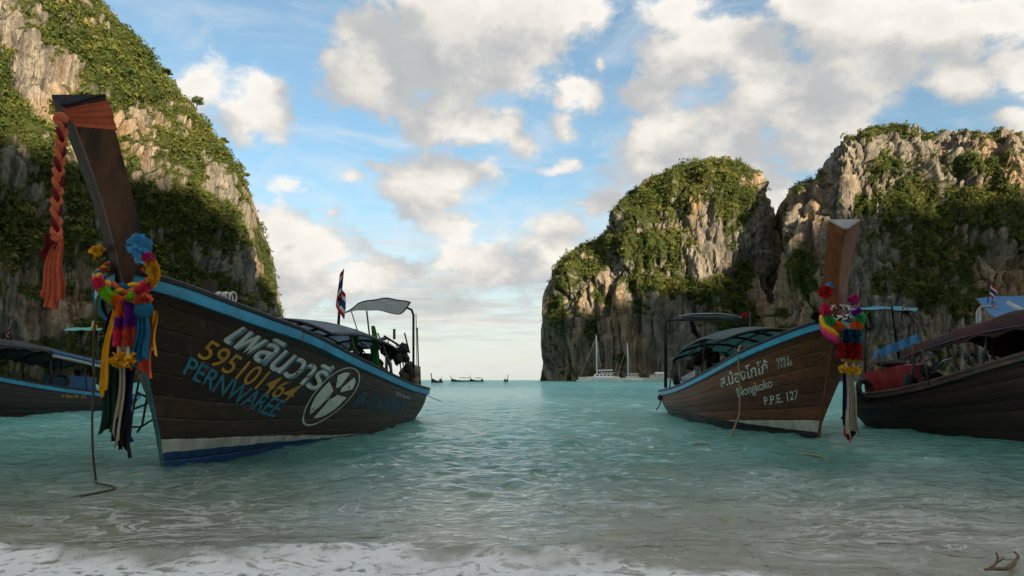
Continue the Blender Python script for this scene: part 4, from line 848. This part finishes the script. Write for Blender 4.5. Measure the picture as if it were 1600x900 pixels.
o = recentre(MB().ball(wp(224, 484, 6.3), .085, 12, 8, (1.1, .8, 1.0)).obj('sash_knot', M['cblue'])); tag(o, 'blue cloth knot where the blue sash is tied to the left prow', 'knot')
rope('mooring_rope', [at(166, 450, 6.9), at(152, 470, 6.7), at(147, 520, 6.7), at(146, 600, 6.75), at(144, 660, 6.8), at(145, 705, 6.85), at(150, 752, 6.95)], .011, M['rope_dark'], 'thin brown rope hanging straight down from the left prow into the water')
rope('sunken_rope', [at(150, 752, 6.95) + [0, 0, .005], (-4.0, 6.78, .01), (-3.72, 6.55, .012), (-3.62, 6.40, .01), (-3.75, 6.15, -.005), (-3.95, 5.95, -.03), (-4.1, 5.8, -.06)], .011, M['rope_dark'], 'brown rope end trailing on the shallow water below the left prow')
rope('stern_line', [at(665, 616, 18.4), at(676, 622, 18.9), at(690, 627, 19.4)], .010, M['rope'], 'thin mooring line off the stern of the dark brown boat')

# ================================================================== boat B: red-brown boat right of the middle
B = Boat((5.25, 11.0), (5.5, 20.5), [0, .15, .4, .8, 1.4, 2.2, 3.2, 4.2, 5.5, 7, 8.5, 9.51], [.032, .27, .50, .70, .85, .98, 1.05, 1.12, 1.18, 1.2, 1.17, 1.1], [1.95, 1.90, 1.81, 1.70, 1.585, 1.44, 1.27, 1.105, .92, .765, .675, .63],
         [1.05, 1.6, 2.2, 3.6, 5, 6.6, 8.5, 9.11], [.03, .2, .42, .82, .98, 1.0, .9, .82], 'red-brown longtail boat with bright blue rail and white lettering moored right of the middle')
hmB = hull_mat('red_brown_hull_planks', (.20, .076, .027), (.06, .026, .013), (.018, .019, .016), (.10, -.025, .30, .058), wear=(.20, .17, .14), wear_amt=(.58, .80))
B.build_hull(hmB, M['blue_b'], mat('red_brown_stem', (.10, .04, .018), .5, .4, 3, .2, stretch=(4, 4, .5)), rail_h=.10)
rowsB = B.prow(M['prow_red'], (-.08, 0, 1.72), (.52, .03, 3.46), .17, .245, .20, .27, ridge=-.09, cap=mat('grey_prow_top', (.28, .28, .29), .5, .2))
words(B, 'ส.น้องโกโก้', 'ก', [(1128, 606), (1201, 581), (1200, 567), (1126, 592)], 'paint_white', 'lettering', -1, .012, 0, 1, .012, 'white Thai lettering')
words(B, 'Nongkoko', 'N', [(1154, 620), (1208, 604), (1206, 590), (1151, 606)], 'paint_white', 'lettering', -1, .004, 0, .92)
words(B, 'P.P.E. 127', 'P', [(1196, 633), (1248, 622), (1248, 608), (1193, 620)], 'paint_white', 'lettering', -1, .008, 0, 1)
words(B, '5951', '5', [(1215, 567), (1233, 564), (1232, 556), (1213, 560)], 'paint_white', 'lettering', -1, .008, 0, 1); words(B, '01545', '5', [(1216, 576), (1239, 570), (1238, 563), (1215, 570)], 'paint_white', 'lettering', -1, .008, 0, 1)
B.canopy(3.0, 8.3, ([3.0, 4.6, 6.4, 8.3], [1.80, 1.93, 1.82, 1.52]), .98, .22, M['panel_b'], 6, posts=(4.6, 8.1), r=.032)
# square stern frame with a board on top
yb = 19.0
for pts, r_, nm in (([at(1040, 606, yb), at(1040, 502, yb), at(1041, 499, yb)], .045, 'frame_post'), ([at(1040, 500, yb), at(1168, 498, yb)], .036, 'frame_bar'), ([at(1171, 600, yb), at(1171, 486, yb)], .040, 'frame_post'), ([at(1044, 522, yb), at(1054, 516, yb), at(1060, 502, yb)], .018, 'frame_brace'), ([at(1148, 501, yb), at(1160, 517, yb)], .018, 'frame_brace'), ([at(1058, 497, yb + .8), at(1164, 496, yb + .8)], .026, 'frame_bar'), ([at(1056, 499, yb), at(1066, 497, yb + .8)], .022, 'frame_bar'), ([at(1160, 498, yb), at(1156, 496, yb + .8)], .022, 'frame_bar')): pole(B, pts, r_, nm)
c = B.local(at(1112, 493, yb + .4)); MB().box(c, (.8, 1.5, .05)).obj('frame_board', M['black'], B.root, False)
pole(B, [at(1088, 494, yb + .3), at(1088, 484, yb + .3)], .02, 'aerial'); MB().tube([B.local(q) for q in resample([at(1062, 494, yb), at(1080, 491, yb), at(1120, 490, yb), at(1150, 493, yb)], 14)], .022, 6).obj('lashed_cloth', M['pipe'], B.root)
o = recentre(sash('hanging_cloth', at(1080, 502, yb), .42, .20, M['cblack'], None, 2, .03, 1.0, (.12, 0), 31)); tag(o, 'black rag hanging from the stern frame of the red-brown boat', 'cloth'); o = recentre(pompom('red_pennant', at(1163, 493, yb), .09, M['redc'], None, 30, 3)); tag(o, 'small red rag tied to the top corner of the stern frame', 'cloth')
B.engine(7.3, .80, 1.1)
for i, (x, y, r_) in enumerate(((1090, 560, .16), (1105, 552, .15), (1118, 558, .14), (1078, 570, .12))):
    c_ = B.local(at(x, y, 17.6)); b = MB(); b.ball(c_, r_, 10, 6); V = np.array(b.V); V += np.random.default_rng(i + 40).normal(0, .02, V.shape); b.V = [tuple(v) for v in V]; b.obj('gear_bundle', M['tarp_black'], B.root)
for pts in ([(1080, 575), (1088, 555), (1104, 548)], [(1093, 550), (1100, 542), (1108, 548)], [(1068, 590), (1074, 565)]): MB().tube([B.local(q) for q in resample([at(x, y, 17.3) for x, y in pts], 8)], .018, 6).obj('engine_hose', M['rope_dark'], B.root)
q4 = [at(1064, 590, 17.2), at(1086, 578, 16.6), at(1086, 592, 16.6), at(1068, 602, 17.2)]; b = MB(); L4 = [B.local(q) for q in q4]; b.add(L4 + [p + np.array([0, .03, 0]) for p in L4], [(0, 1, 2, 3), (7, 6, 5, 4), (0, 4, 5, 1), (1, 5, 6, 2), (2, 6, 7, 3), (3, 7, 4, 0)]); b.obj('side_board', M['silver'], B.root, False)
for x, y in ((1050, 592), (1056, 598)): pole(B, [at(x, y - 12, 18.6), at(x + 6, y + 8, 18.4)], .06, 'stern_cushion', M['tarp_black'])
c = B.local(at(1033, 621, 20.2)); MB().ball(c, .11, 12, 8, (1, 1, .9)).obj('stern_fender', M['rubber'], B.root)
rope('bow_rope', [at(1163, 548, 13.5), at(1157, 541, 13.25), at(1153.5, 552, 13.05), at(1155, 590, 13.0), at(1156, 640, 12.95), at(1150, 662, 12.9), at(1142, 683, 12.6)], .018, M['rope'], 'tan rope hung over the blue rail of the red-brown boat into the water')
rope('stern_chain', [at(1033, 622, 20.3), at(1031, 632, 20.6), at(1026, 640, 20.9)], .02, M['rope_dark'], 'short dark stern line of the red-brown boat', 'rope')
rope('floating_rope', [(2.9 + 1.9 * t, 11.2 - 2.6 * t + .1 * math.sin(9 * t), -.035 + .025 * math.sin(14 * t)) for t in np.linspace(0, 1, 14)], .012, M['rope'], 'yellowish rope floating half sunk in front of the red-brown boat')
# --- cloth and garlands on prow B
def wb(px_, py_, Y=10.55): return at(px_, py_, Y)
k1 = empty('prow_collar', wb(1310, 490, 10.7)); ko = np.array(k1.location)
braid(k1, [wb(1312 + 21 * math.cos(a), 488 + 9 * math.sin(a), 10.72 - .22 * math.sin(a)) - ko for a in np.linspace(-1.2, 2 * math.pi - 1.2, 30)], [M['white'], M['cblack'], M['white']], .022, .14, ['cord_strand'] * 3); tag(k1, 'black and white twisted cord tied round the right prow', 'cord')
k2 = empty('flower_garland', wb(1325, 560, 10.4)); ko = np.array(k2.location)
def W2(l_, Y=10.42): return [wb(x, y, Y) - ko for x, y in l_]
for c_, p_ in (('pink', [(1291, 478), (1288, 484), (1291, 490)]), ('magenta', [(1290, 488), (1295, 492)]), ('cgreen', [(1292, 493), (1297, 501), (1300, 506)]), ('orange', [(1303, 507), (1311, 511), (1318, 514)]), ('orange', [(1331, 512), (1338, 510), (1343, 506)]), ('cgreen', [(1341, 504), (1345, 498), (1344, 492)]), ('purple', [(1340, 490), (1336, 484)])): ruffle('flower_strand', resample(W2(p_), 10), .075, M[c_], k2, .03)
for y0, y1, c_, r_ in ((516, 536, 'cblue', .115), (536, 560, 'redc', .12)):
    for x in (1322, 1333): ruffle('flower_strand', resample(W2([(x, y0), (x, y1)]), 8), r_, M[c_], k2, .03, .35, 14)
for x, y in ((1322, 561), (1333, 561), (1318, 577), (1325, 578), (1332, 578), (1338, 577)): pompom('flower_tassel', W2([(x, y)])[0], .07, M['yellow'], k2, 36, x)
for x in (1322, 1333):
    b = MB()
    for i in range(4): b.ball(W2([(x, 565 + i * 3)])[0], .024, 8, 6)
    b.obj('bead_string', M['beads'], k2)
tag(k2, 'flower garland with blue and dark red skirt and yellow tassels on the right prow', 'garland')
for i, (c_, dy, lab) in enumerate((('yellow', 0, 'yellow scarf fold slung across the bow of the red-brown boat'), ('coral', 5, 'coral scarf fold below the yellow one on the red-brown boat'), ('magenta', 11, 'magenta scarf fold lowest across the bow of the red-brown boat'))):
    P = resample([wb(1283 + i, 494 + dy * .6, 10.75), wb(1288, 506 + dy, 10.55), wb(1300, 517 + dy * 1.1, 10.42), wb(1313, 526 + dy, 10.45)], 16); b = MB(); b.tube(P, [.03 + .025 * math.sin(math.pi * j / 15) for j in range(16)], 10); tag(recentre(b.obj('scarf', M[c_])), lab, 'scarf')
o = recentre(pompom('pompom', wb(1290, 456, 10.7), .10, M['redc'], None, 90, 51)); tag(o, 'red pompom left of the right prow timber', 'pompom'); o = recentre(pompom('pompom', wb(1297, 447, 10.9), .07, M['sky'], None, 60, 52)); tag(o, 'pale blue pompom above the red one', 'pompom'); o = recentre(pompom('pompom', wb(1333, 468, 10.9), .08, M['magenta'], None, 60, 53)); tag(o, 'magenta pompom right of the right prow timber', 'pompom')
o = recentre(pompom('pompom', wb(1278, 494, 11.0), .09, M['cblack'], None, 50, 54)); tag(o, 'black pompom on the rail of the red-brown boat', 'pompom')
hang(1316, 520, 664, 11, 'navy', 'long navy sash hanging from the right prow', 10.5, 61, 2, .03, 1.2); hang(1327, 582, 676, 15, 'cream', 'long pleated cream sash below the yellow tassels on the right prow', 10.45, 62, 4, .03, 1.3); hang(1321, 655, 686, 8, 'redc', 'red sash tip hanging lowest on the right prow', 10.55, 63, 1, .02, 1.2); hang(1331, 660, 681, 6, 'maroon', 'dark red sash tip beside the cream sash', 10.55, 64, 1); hang(1314, 500, 560, 5, 'cream', 'knotted pale cord hanging beside the navy sash', 10.4, 65, 1)

# ================================================================== boat C: dark boat at the right edge
C_ = Boat((9.6, 4.2), (8.75, 15.8), [0, .15, .4, .8, 1.4, 2.4, 3, 4, 5, 6, 7, 8, 9, 10, 11, 11.64], [.032, .27, .5, .7, .85, .97, 1.02, 1.08, 1.15, 1.2, 1.25, 1.27, 1.27, 1.25, 1.2, 1.15], [2.3, 2.25, 2.18, 2.1, 2.02, 1.92, 1.87, 1.77, 1.64, 1.46, 1.26, 1.05, .86, .725, .655, .63],
          [1.05, 1.8, 2.9, 4.1, 5.5, 7, 9, 10.8, 11.24], [.03, .16, .36, .62, .85, 1.0, 1.0, .9, .85], 'nearly black longtail boat with dark red roof cut off by the right edge')
hmC = hull_mat('black_brown_hull_planks', (.048, .027, .019), (.018, .013, .011), (.012, .012, .012), (-.3, 0, -.2, 0), wear=(.16, .15, .14), wear_amt=(.62, .82))
railC = mat('dull_brown_rail', (.13, .09, .07), .6, .4, 5, .3, second=(.05, .10, .10), sfac=(.55, .66))
C_.build_hull(hmC, railC, M['inner'], rail_h=.07, cap=mat('worn_brown_cap', (.09, .065, .05), .7, .5, 5, .3)); C_.prow(M['prow_dark'], (-.08, 0, 2.0), (.7, 0, 3.8), .165, .285, .3, .4)
C_.canopy(3.6, 9.7, ([3.6, 5.2, 6.6, 7.6, 8.6, 9.7], [1.93, 1.90, 1.84, 1.77, 1.62, 1.42]), 1.08, .42, M['tarp_dark'], 7, posts=(5.6, 7.4, 9.3), panels=False, slack=.03, r=.02)
# rolled blue sheet along the roof's rear edge
BLUE_STRIP = [at(1366, 549, 13.4), at(1385, 541, 13.1), at(1410, 531, 12.7), at(1434, 521, 12.3)]
PC = awning(C_, [at(1338, 486, 14.6), at(1425, 487, 14.6), at(1434, 482, 15.9), at(1346, 481, 15.9)], M['teal_roof'], crown=.03, sag=.02)
for pts, r_, nm, m_ in (([at(1404, 560, 15.0), at(1396, 500, 15.0), at(1388, 437, 15.0)], .028, 'mast', M['steel']), ([at(1428, 600, 15.6), at(1428, 484, 15.6)], .02, 'awning_post', None), ([at(1440, 512, 14.0), at(1428, 498, 14.6), at(1412, 488, 15.0)], .022, 'awning_brace', M['rope_dark']), ([at(1352, 606, 15.3), at(1352, 484, 15.3)], .02, 'awning_post', None)): pole(C_, pts, r_, nm, m_)
MB().tube([C_.local(q) for q in resample([at(1356, 490, 15), at(1364, 512, 15), at(1356, 514, 15), at(1350, 506, 15)], 12)], .04, 7).obj('hanging_strap', M['black'], C_.root); MB().ball(C_.local(at(1391, 466, 14.95)), .05, 8, 6).obj('mast_lamp', M['khaki'], C_.root)
C_.engine(10.6, .75, 1.0)
flag(at(1408, 500, 15.2), at(1412, 470, 15.2), .26, 'small striped flag at the stern roof of the nearly black boat', (.5, .4), .30, 2, .9, pr=.010)
# red sheet hung over the engine box, spare tyres
def drape(name, pts_top, drop, m, label, seed, n=40, nv=10, cat='tarpaulin', side=.0):
    P = resample(pts_top, n); g = np.random.default_rng(seed); T = np.gradient(P, axis=0); T[:, 2] = 0; T /= np.linalg.norm(T, axis=1)[:, None]; nn = np.stack([T[:, 1], -T[:, 0], 0 * T[:, 0]], 1); Q = np.zeros((nv, n, 3)); ph = np.cumsum(g.uniform(.3, .9, n))
    for i in range(nv): v = i / (nv - 1); Q[i] = P + nn * (.05 * v * np.sin(ph))[:, None] + np.array([0, 0, -drop * v])
    b = MB(); b.grid(Q); b.grid((Q + nn[None] * .01)[:, ::-1]); 
    if side: W_ = Q[0] + np.array([side, .5, -.02]); b.grid(np.stack([Q[0], (Q[0] + W_) / 2 + [0, 0, .04], W_]))
    o = recentre(b.obj(name, m)); tag(o, label, cat); return o
drape('red_sheet', [at(1350, 583, 14.9), at(1380, 575, 14.6), at(1410, 571, 14.2), at(1437, 570, 13.8)], .72, M['tarp_red'], 'red tarpaulin hung over the engine box of the nearly black boat', 71, side=.5)
drape('blue_sheet', BLUE_STRIP, .17, M['tarp_blue'], 'blue plastic strip along the rear roof edge of the nearly black boat', 73)
tyre(at(1426, 604, 13.55), .20, (.5, -.8, .25), 'old black tyre right of the red tarpaulin'); tyre(at(1352, 610, 14.7), .20, (.4, -.8, .2), 'old black tyre left of the red tarpaulin')
b = MB(); c = at(1392, 568, 14.6); b.ball(c, .30, 14, 6, (1.1, .8, .28)); tag(recentre(b.obj('black_cover', M['tarp_black'])), 'black cover bulging above the red tarpaulin', 'cover')
for x, y, x1, y1 in ((1372, 551, 1380, 580), (1425, 540, 1428, 575), (1440, 545, 1452, 602), (1484, 545, 1502, 585), (1546, 530, 1553, 560)): pole(C_, [at(x, y, 12.2), at(x1, y1, 12.2)], .02, 'roof_strut', M['rope_dark'])
# ================================================================== boat E: mostly hidden behind C
E_ = Boat((13.2, 6.2), (12.6, 17.2), [0, .4, 1.4, 3, 5, 7, 9, 11.02], [.07, .5, .85, 1.02, 1.15, 1.2, 1.2, 1.1], [2.1, 2.0, 1.8, 1.6, 1.3, 1.0, .8, .7], [1.05, 2.9, 5, 7, 9, 10.62], [.05, .36, .8, 1.0, .95, .8], 'longtail boat with light blue sheet roof mostly hidden behind the nearly black boat')
E_.build_hull(hmC, M['blue_b'], M['inner'], strakes=7, nt=30); E_.engine(8.6, .95, 1.1)
awning(E_, [at(1563, 500, 14.6), at(1655, 507, 14.2), at(1640, 466, 16.6), at(1526, 466, 16.8)], M['tarp_blue'], crown=.05, sag=.12)
for pts in ([at(1527, 560, 15.6), at(1527, 488, 15.6), at(1532, 480, 15.6), at(1550, 479, 15.6)], [at(1532, 590, 15.4), at(1532, 540, 15.4), at(1531, 482, 15.5)], [at(1594, 590, 15.2), at(1594, 500, 15.2)]): pole(E_, pts, .03, 'awning_post', M['pipe'])
pole(E_, [at(1575, 473, 15.5), at(1600, 486, 15.0), at(1625, 496, 14.8)], .05, 'rolled_edge', M['white_cloth'])
for i, (x, y) in enumerate(((1510, 558), (1520, 552), (1538, 556), (1548, 550), (1514, 566), (1556, 562))):
    c_ = E_.local(at(x, y, 15.6)); b = MB(); b.torus(c_, .11, .03, (.3, 1, .2 * i), 12, 6); b.ball(c_, .07, 8, 5); b.obj('engine_wheel', M['engine'], E_.root)
MB().box(E_.local(at(1524, 545, 15.7)), (.14, .14, .7)).obj('engine_stack', mat('rusty_post', (.16, .06, .03), .7, .4), E_.root, False)
flag(at(1543, 473, 15.4), at(1548, 440, 15.4), .30, 'striped flag above the light blue sheet roof at the right', (.55, .3), .34, 3, .9, pr=.012)
MB().box(E_.local(at(1598, 547, 14.2)), (.5, .5, .10)).obj('stern_box', M['tarp_blue'], E_.root, False)
# ================================================================== boat D: at the left edge
D_ = Boat((-14.3, 13.5), (-14.9, 25.5), [0, .15, .4, .8, 1.4, 2.2, 3, 4, 5, 6, 7, 8, 9, 10, 11, 12.02], [.032, .27, .5, .7, .85, .95, 1.0, 1.08, 1.15, 1.2, 1.25, 1.27, 1.27, 1.25, 1.2, 1.15], [1.9, 1.85, 1.78, 1.7, 1.6, 1.47, 1.3, 1.13, .99, .86, .745, .65, .57, .50, .44, .40],
          [1.05, 1.8, 2.9, 4.1, 5.5, 7, 9, 10.8, 11.6], [.03, .16, .36, .62, .85, 1.0, 1.0, .9, .85], 'dark longtail boat with blue rail at the left edge behind the garlands')
D_.build_hull(hull_mat('grey_brown_hull_planks', (.055, .040, .032), (.022, .017, .014), (.012, .014, .014), (-.3, 0, -.2, 0), wear=(.16, .13, .11)), M['blue_rail'], M['teal'], strakes=7, nt=36, rail_h=.11); D_.prow(M['prow_dark'], (-.08, 0, 1.7), (.7, 0, 3.4), .165, .285, .3, .4)
D_.canopy(2.8, 11.0, ([2.8, 4.4, 6.0, 7.5, 9, 11.0], [1.86, 1.90, 1.86, 1.74, 1.58, 1.38]), 1.10, .26, M['tarp_black'], 8, posts=(4.2, 6.6, 8.4, 10.4), panels=False, slack=.03, r=.022)
P = resample([D_.world(np.array([-q, 1.13, float(crv([2.8, 4.4, 6.0, 7.5, 9, 11.0], [1.86, 1.90, 1.86, 1.74, 1.58, 1.38], q)) - .02])) for q in (6.6, 7.5, 9, 10.2, 11)], 24); MB().tube([D_.local(p) for p in P], .05, 8).obj('roof_edge_roll', M['tarp_blue'], D_.root); MB().tube([D_.local(p) + np.array([0, .03, -.11]) for p in P], .045, 8).obj('roof_edge_roll', M['white_cloth'], D_.root)
awning(D_, [at(99, 518, 22.5), at(152, 517, 22.5), at(160, 513, 24.0), at(103, 513, 24.0)], M['tarp_green'], crown=.02, sag=.02)
for pts, r_ in (([at(95, 600, 22.6), at(95, 528, 22.6), at(99, 516, 22.6)], .035), ([at(98, 529, 22.6), at(112, 517, 22.6)], .02), ([at(127, 552, 22.8), at(140, 520, 22.8)], .02), ([at(152, 600, 22.8), at(152, 518, 22.8)], .03)): pole(D_, pts, r_)
MB().tube([D_.local(q) for q in resample([at(127, 518, 22.9), at(126, 532, 22.9), at(130, 548, 22.9)], 8)], .08, 8).obj('hanging_strap', M['black'], D_.root)
D_.engine(10.2, .65, 1.0)
flag(at(14, 536, 19.4), at(20, 493, 19.4), .45, 'striped flag over the roof of the boat at the left edge', (-.5, .3), .42, 4, 1.1, pr=.02)
flag(at(142, 516, 22.9), at(146, 501, 22.9), .26, 'small yellow flag over the green stern roof at the left', (.6, .1), .26, 5, .9, ('yellow',), (1,), M['white'], .02)
# blue side boards and tyres inside boat D
for x0, x1 in ((71, 103), (104, 150)):
    q = [at(x0, 586, 21.6), at(x1, 590, 22.4), at(x1, 610, 22.4), at(x0, 604, 21.6)]; L4 = [D_.local(p) for p in q]; b = MB(); b.add(L4 + [p + np.array([0, -.05, 0]) for p in L4], [(0, 1, 2, 3), (7, 6, 5, 4), (0, 4, 5, 1), (1, 5, 6, 2), (2, 6, 7, 3), (3, 7, 4, 0)]); b.obj('side_board', mat('deep_blue_board', (.015, .10, .22), .6, .3, 4, .2), D_.root, False)
tyre(at(93, 596, 20.9), .24, (.85, -.5, .1), 'old tyre leaning inside the rail of the boat at the left edge'); tyre(at(158, 603, 22.9), .26, (.85, -.5, .1), 'old tyre at the stern of the boat at the left edge')
strokes(D_, [(97, 622), (133, 623), (133, 613), (97, 613)], 20, 'paint_yellow', 'worn_lettering', 1, 8, (.3, .8), .016)


# ================================================================== small things in the shallows
def ground(px_, py_, z): r = ray(px_, py_); return np.array([0, 0, CAM_H]) + r * (z - CAM_H) / r[2]
b = MB(); P = resample([ground(x, y, z) for x, y, z in ((1538, 890, .02), (1550, 889, .03), (1566, 889, .03), (1580, 883, .03), (1589, 874, .04), (1590, 866, .06), (1584, 862, .07))], 24); b.tube(P, [.006 + .006 * math.sin(math.pi * i / 23) for i in range(24)], 8)
b.tube(resample([ground(x, y, z) for x, y, z in ((1545, 888, .03), (1555, 882, .05), (1559, 872, .08), (1557, 864, .10))], 12), .006, 7); b.tube(resample([ground(x, y, z) for x, y, z in ((1556, 880, .055), (1563, 876, .07), (1568, 872, .08))], 8), .0045, 6)
o = recentre(b.obj('driftwood', mat('wet_driftwood', (.15, .10, .05), .6, .5, 20, .5, 60))); tag(o, 'small curved brown branch washed up in the foam at the lower right', 'driftwood')

# ================================================================== boats far out
WH = mat('white_gelcoat', (.86, .85, .81), .35, .1, .5); GLS = mat('dark_cabin_glass', (.02, .025, .03), .15, .2, 1); MST = mat('white_mast', (.85, .85, .83), .4, .1, 1); WT = mat('dark_far_hull', (.03, .022, .02), .7, .4, 1)
def loft(L, Bm, Hh, bow=.9, n=14, z0=-.3, sheer=.25):
    """sharp-bowed hull along +x"""
    P = []
    for i in range(n):
        a = i / (n - 1); x = -L / 2 + L * a; w = Bm / 2 * min(1, (1 - a) * 2.2 + .0) ** .7 * (.86 + .14 * min(1, a * 5)); h = Hh * (1 + sheer * a * a)
        P.append([(x - .04 * L * a, -w * .55, z0), (x, -w, h), (x, -w * .9, h + .02), (x, 0, h + .05), (x, w * .9, h + .02), (x, w, h), (x - .04 * L * a, w * .55, z0)])
    b = MB(); b.grid(np.array(P)[:, ::-1]); b.add(P[0], [tuple(range(7))]); return b
def yacht(px_, Y, length, rz, mast, label, catam=True, fly=False):
    p = at(px_, 593, Y); r = empty('yacht', (p[0], p[1], 0), rz)
    for sy in ((-.28, .28) if catam else (0,)):
        b = loft(length, length * (.16 if catam else .28), length * .085); V = np.array(b.V); V[:, 1] += sy * length; b.V = [tuple(v) for v in V]; auto_smooth(b.obj('hull', WH, r))
    L = length; b = MB()
    if catam: b.box((-.05 * L, 0, .10 * L), (.72 * L, .62 * L, .03 * L)).obj('bridge_deck', WH, r, False)
    b = MB(); b.box((-.08 * L, 0, .145 * L), (.46 * L, .48 * L if catam else .22 * L, .075 * L), taper=.82); cab = b.obj('cabin', WH, r, False)
    for i in range(5):
        for sy in (-1, 1): MB().box((-.25 * L + .085 * L * i, sy * (.222 * L if catam else .103 * L), .15 * L), (.06 * L, .012 * L, .03 * L)).obj('window', GLS, cab, False)
    MB().box((-.17 * L, 0, .205 * L), (.30 * L, .40 * L if catam else .2 * L, .012 * L)).obj('hardtop', WH, r, False)
    for sx in (-.28, -.06):
        for sy in (-1, 1): MB().tube([(sx * L, sy * .09 * L, .18 * L), (sx * L, sy * .09 * L, .205 * L)], .006 * L, 6).obj('hardtop_post', WH, r)
    if fly: MB().box((-.15 * L, 0, .235 * L), (.34 * L, .16 * L, .04 * L), taper=.85).obj('upper_deck', WH, r, False)
    if mast:
        MB().tube([(.08 * L, 0, .1 * L), (.08 * L, 0, mast)], [.016 * L, .012 * L], 8).obj('mast', MST, r); MB().tube([(.08 * L, 0, .26 * L), (-.30 * L, 0, .27 * L)], .014 * L, 8).obj('boom', MST, r)
        for q in ((.48 * L, 0), (-.02 * L, .22 * L), (-.02 * L, -.22 * L)): MB().tube([(.08 * L, 0, mast * .96), (q[0], q[1], .1 * L)], .003 * L, 5).obj('stay', MST, r)
        for a in (.45, .75): MB().tube([(.08 * L, -.05 * L, mast * a), (.08 * L, .05 * L, mast * a)], .005 * L, 5).obj('spreader', MST, r)
    tag(r, label, 'yacht', 'white yachts anchored under the cliff'); return r
yacht(938, 335, 20.5, math.pi, 22.5, 'white catamaran with the tallest mast anchored under the middle rock')
yacht(912, 343, 7.5, math.pi, 0, 'small white motor boat left of the tall-masted catamaran', False)
yacht(985, 338, 14, math.pi - .35, 19, 'white catamaran with shorter thin mast between two other yachts')
yacht(1024, 336, 18.0, math.pi - .1, 0, 'white motor yacht with two decks partly behind the boat frame', False, True)
def far_boat(px_, Y, length, rz, label, roof=True, m=WT):
    p = at(px_, 593, Y); r = empty('distant_longtail_boat', (p[0], p[1], 0), rz); L = length
    P = []
    for i in range(16):
        a = i / 15; x = -L / 2 + L * a; w = L * .085 * math.sin(math.pi * min(1, .22 + .8 * a)) ** .6 if a < .98 else .02; h = .55 + 1.5 * max(0, a - .45) ** 2 * 2.2
        P.append([(x, -w * .5, -.2), (x, -w, h), (x, 0, h + .03), (x, w, h), (x, w * .5, -.2)])
    b = MB(); b.grid(np.array(P)[:, ::-1]); b.add(P[0], [(0, 1, 2, 3, 4)]); b.obj('hull', m, r)
    MB().tube([(L * .46, 0, 1.2), (L * .50, 0, 1.9), (L * .53, 0, 2.9)], [.12, .13, .18], 6).obj('prow_post', m, r)
    if roof:
        P = np.array([[(x, u * L * .085, 1.75 + .2 * (1 - u * u)) for u in np.linspace(-1, 1, 7)] for x in np.linspace(-L * .32, L * .12, 8)]); b = MB(); b.grid(P); b.grid((P + [0, 0, .05])[:, ::-1]); b.obj('roof', M['panel_a'], r)
        for x in (-.30, -.1, .1):
            for sy in (-1, 1): MB().tube([(x * L, sy * L * .08, .5), (x * L, sy * L * .08, 1.8)], .04, 5).obj('roof_post', m, r)
    MB().box((-L * .40, 0, .9), (.8, .5, .7)).obj('engine', m, r, False); MB().tube([(-L * .42, .3, .5), (-L * .42, .3, 2.3)], .05, 5).obj('stern_post', m, r)
    tag(r, label, 'boat', 'small boats far out on the bay'); return r
far_boat(682, 215, 9, -math.pi / 2 - .25, 'dark boat seen bow-on, nearest of the small boats on the horizon', False)
far_boat(722, 330, 10.5, math.pi, 'low longtail boat seen side-on with pale roof on the horizon')
far_boat(745, 340, 8, -math.pi / 2 - .9, 'small boat with high stern just right of the side-on longtail boat')
far_boat(791, 300, 8, -math.pi / 2 + .2, 'lone small dark boat far out right of the other small boats', False)

# ================================================================== single trees standing out on the ridge of the left cliff
BARK = mat('grey_bark', (.12, .09, .065), .9, .3, 2)
def ridge_tree(px_, h, spread, label, seed, lean=.0):
    q = proj(P_left); near = np.abs(q[..., 0] - px_) < 3.5; yy = np.where(near, q[..., 1], 1e9); i = np.unravel_index(np.argmin(yy), yy.shape); base = P_left[i] + [-.6, 0, -1.6]
    g = np.random.default_rng(seed); r = empty('ridge_tree', base); top = np.array([lean * h, 0, h * .62]); b = MB(); b.tube(resample([(0, 0, 0), top * .5 + [.2, 0, 0], top], 8), np.linspace(.28, .13, 8), 7)
    ends = []
    for k_ in range(6):
        e = top + [g.uniform(-.5, .5) * spread, g.uniform(-.5, .5) * spread, g.uniform(.12, .36) * h]; ends.append(e); b.tube(resample([top * g.uniform(.75, 1), (top + e) / 2 + [0, 0, -.2], e], 6), np.linspace(.11, .04, 6), 5)
    b.obj('trunk', BARK, r); T = []
    for e in ends:
        n = 150; d = g.normal(size=(n, 3)); d /= np.linalg.norm(d, axis=1)[:, None]; p = e + d * np.array([spread * .26, spread * .26, h * .10]) * g.uniform(.6, 1.05, (n, 1)); a = g.normal(size=(n, 3)) * .20; c = g.normal(size=(n, 3)) * .20
        T.append(np.stack([p + a, p - a * .6 + c, p - a * .5 - c], 1))
    V = np.concatenate(T).reshape(-1, 3); me = bpy.data.meshes.new('crown'); fill_mesh(me, V, np.arange(len(V)).reshape(-1, 3)); a = me.attributes.new('tint', 'FLOAT', 'FACE'); a.data.foreach_set('value', np.clip(g.normal(.35, .15, len(V) // 3), 0, 1).astype(np.float32)); link('crown', me, LEAF, r)
    tag(r, label, 'tree', 'trees standing out on the cliff ridge')
for k_, (x, h, sp_, lab) in enumerate(((306, 7.5, 8.5, 'flat-topped tree leaning out from the ridge of the left cliff, the largest there'), (327, 5.5, 5, 'rounded tree just below the largest tree on the left ridge'), (349, 5, 3.6, 'small tree sticking up half-way down the left ridge'), (262, 5, 5, 'bushy tree on the upper left ridge above the largest tree'), (384, 5, 4.2, 'tree jutting from the steep right edge of the left cliff'))): ridge_tree(x, h, sp_, lab, 80 + k_, .12)
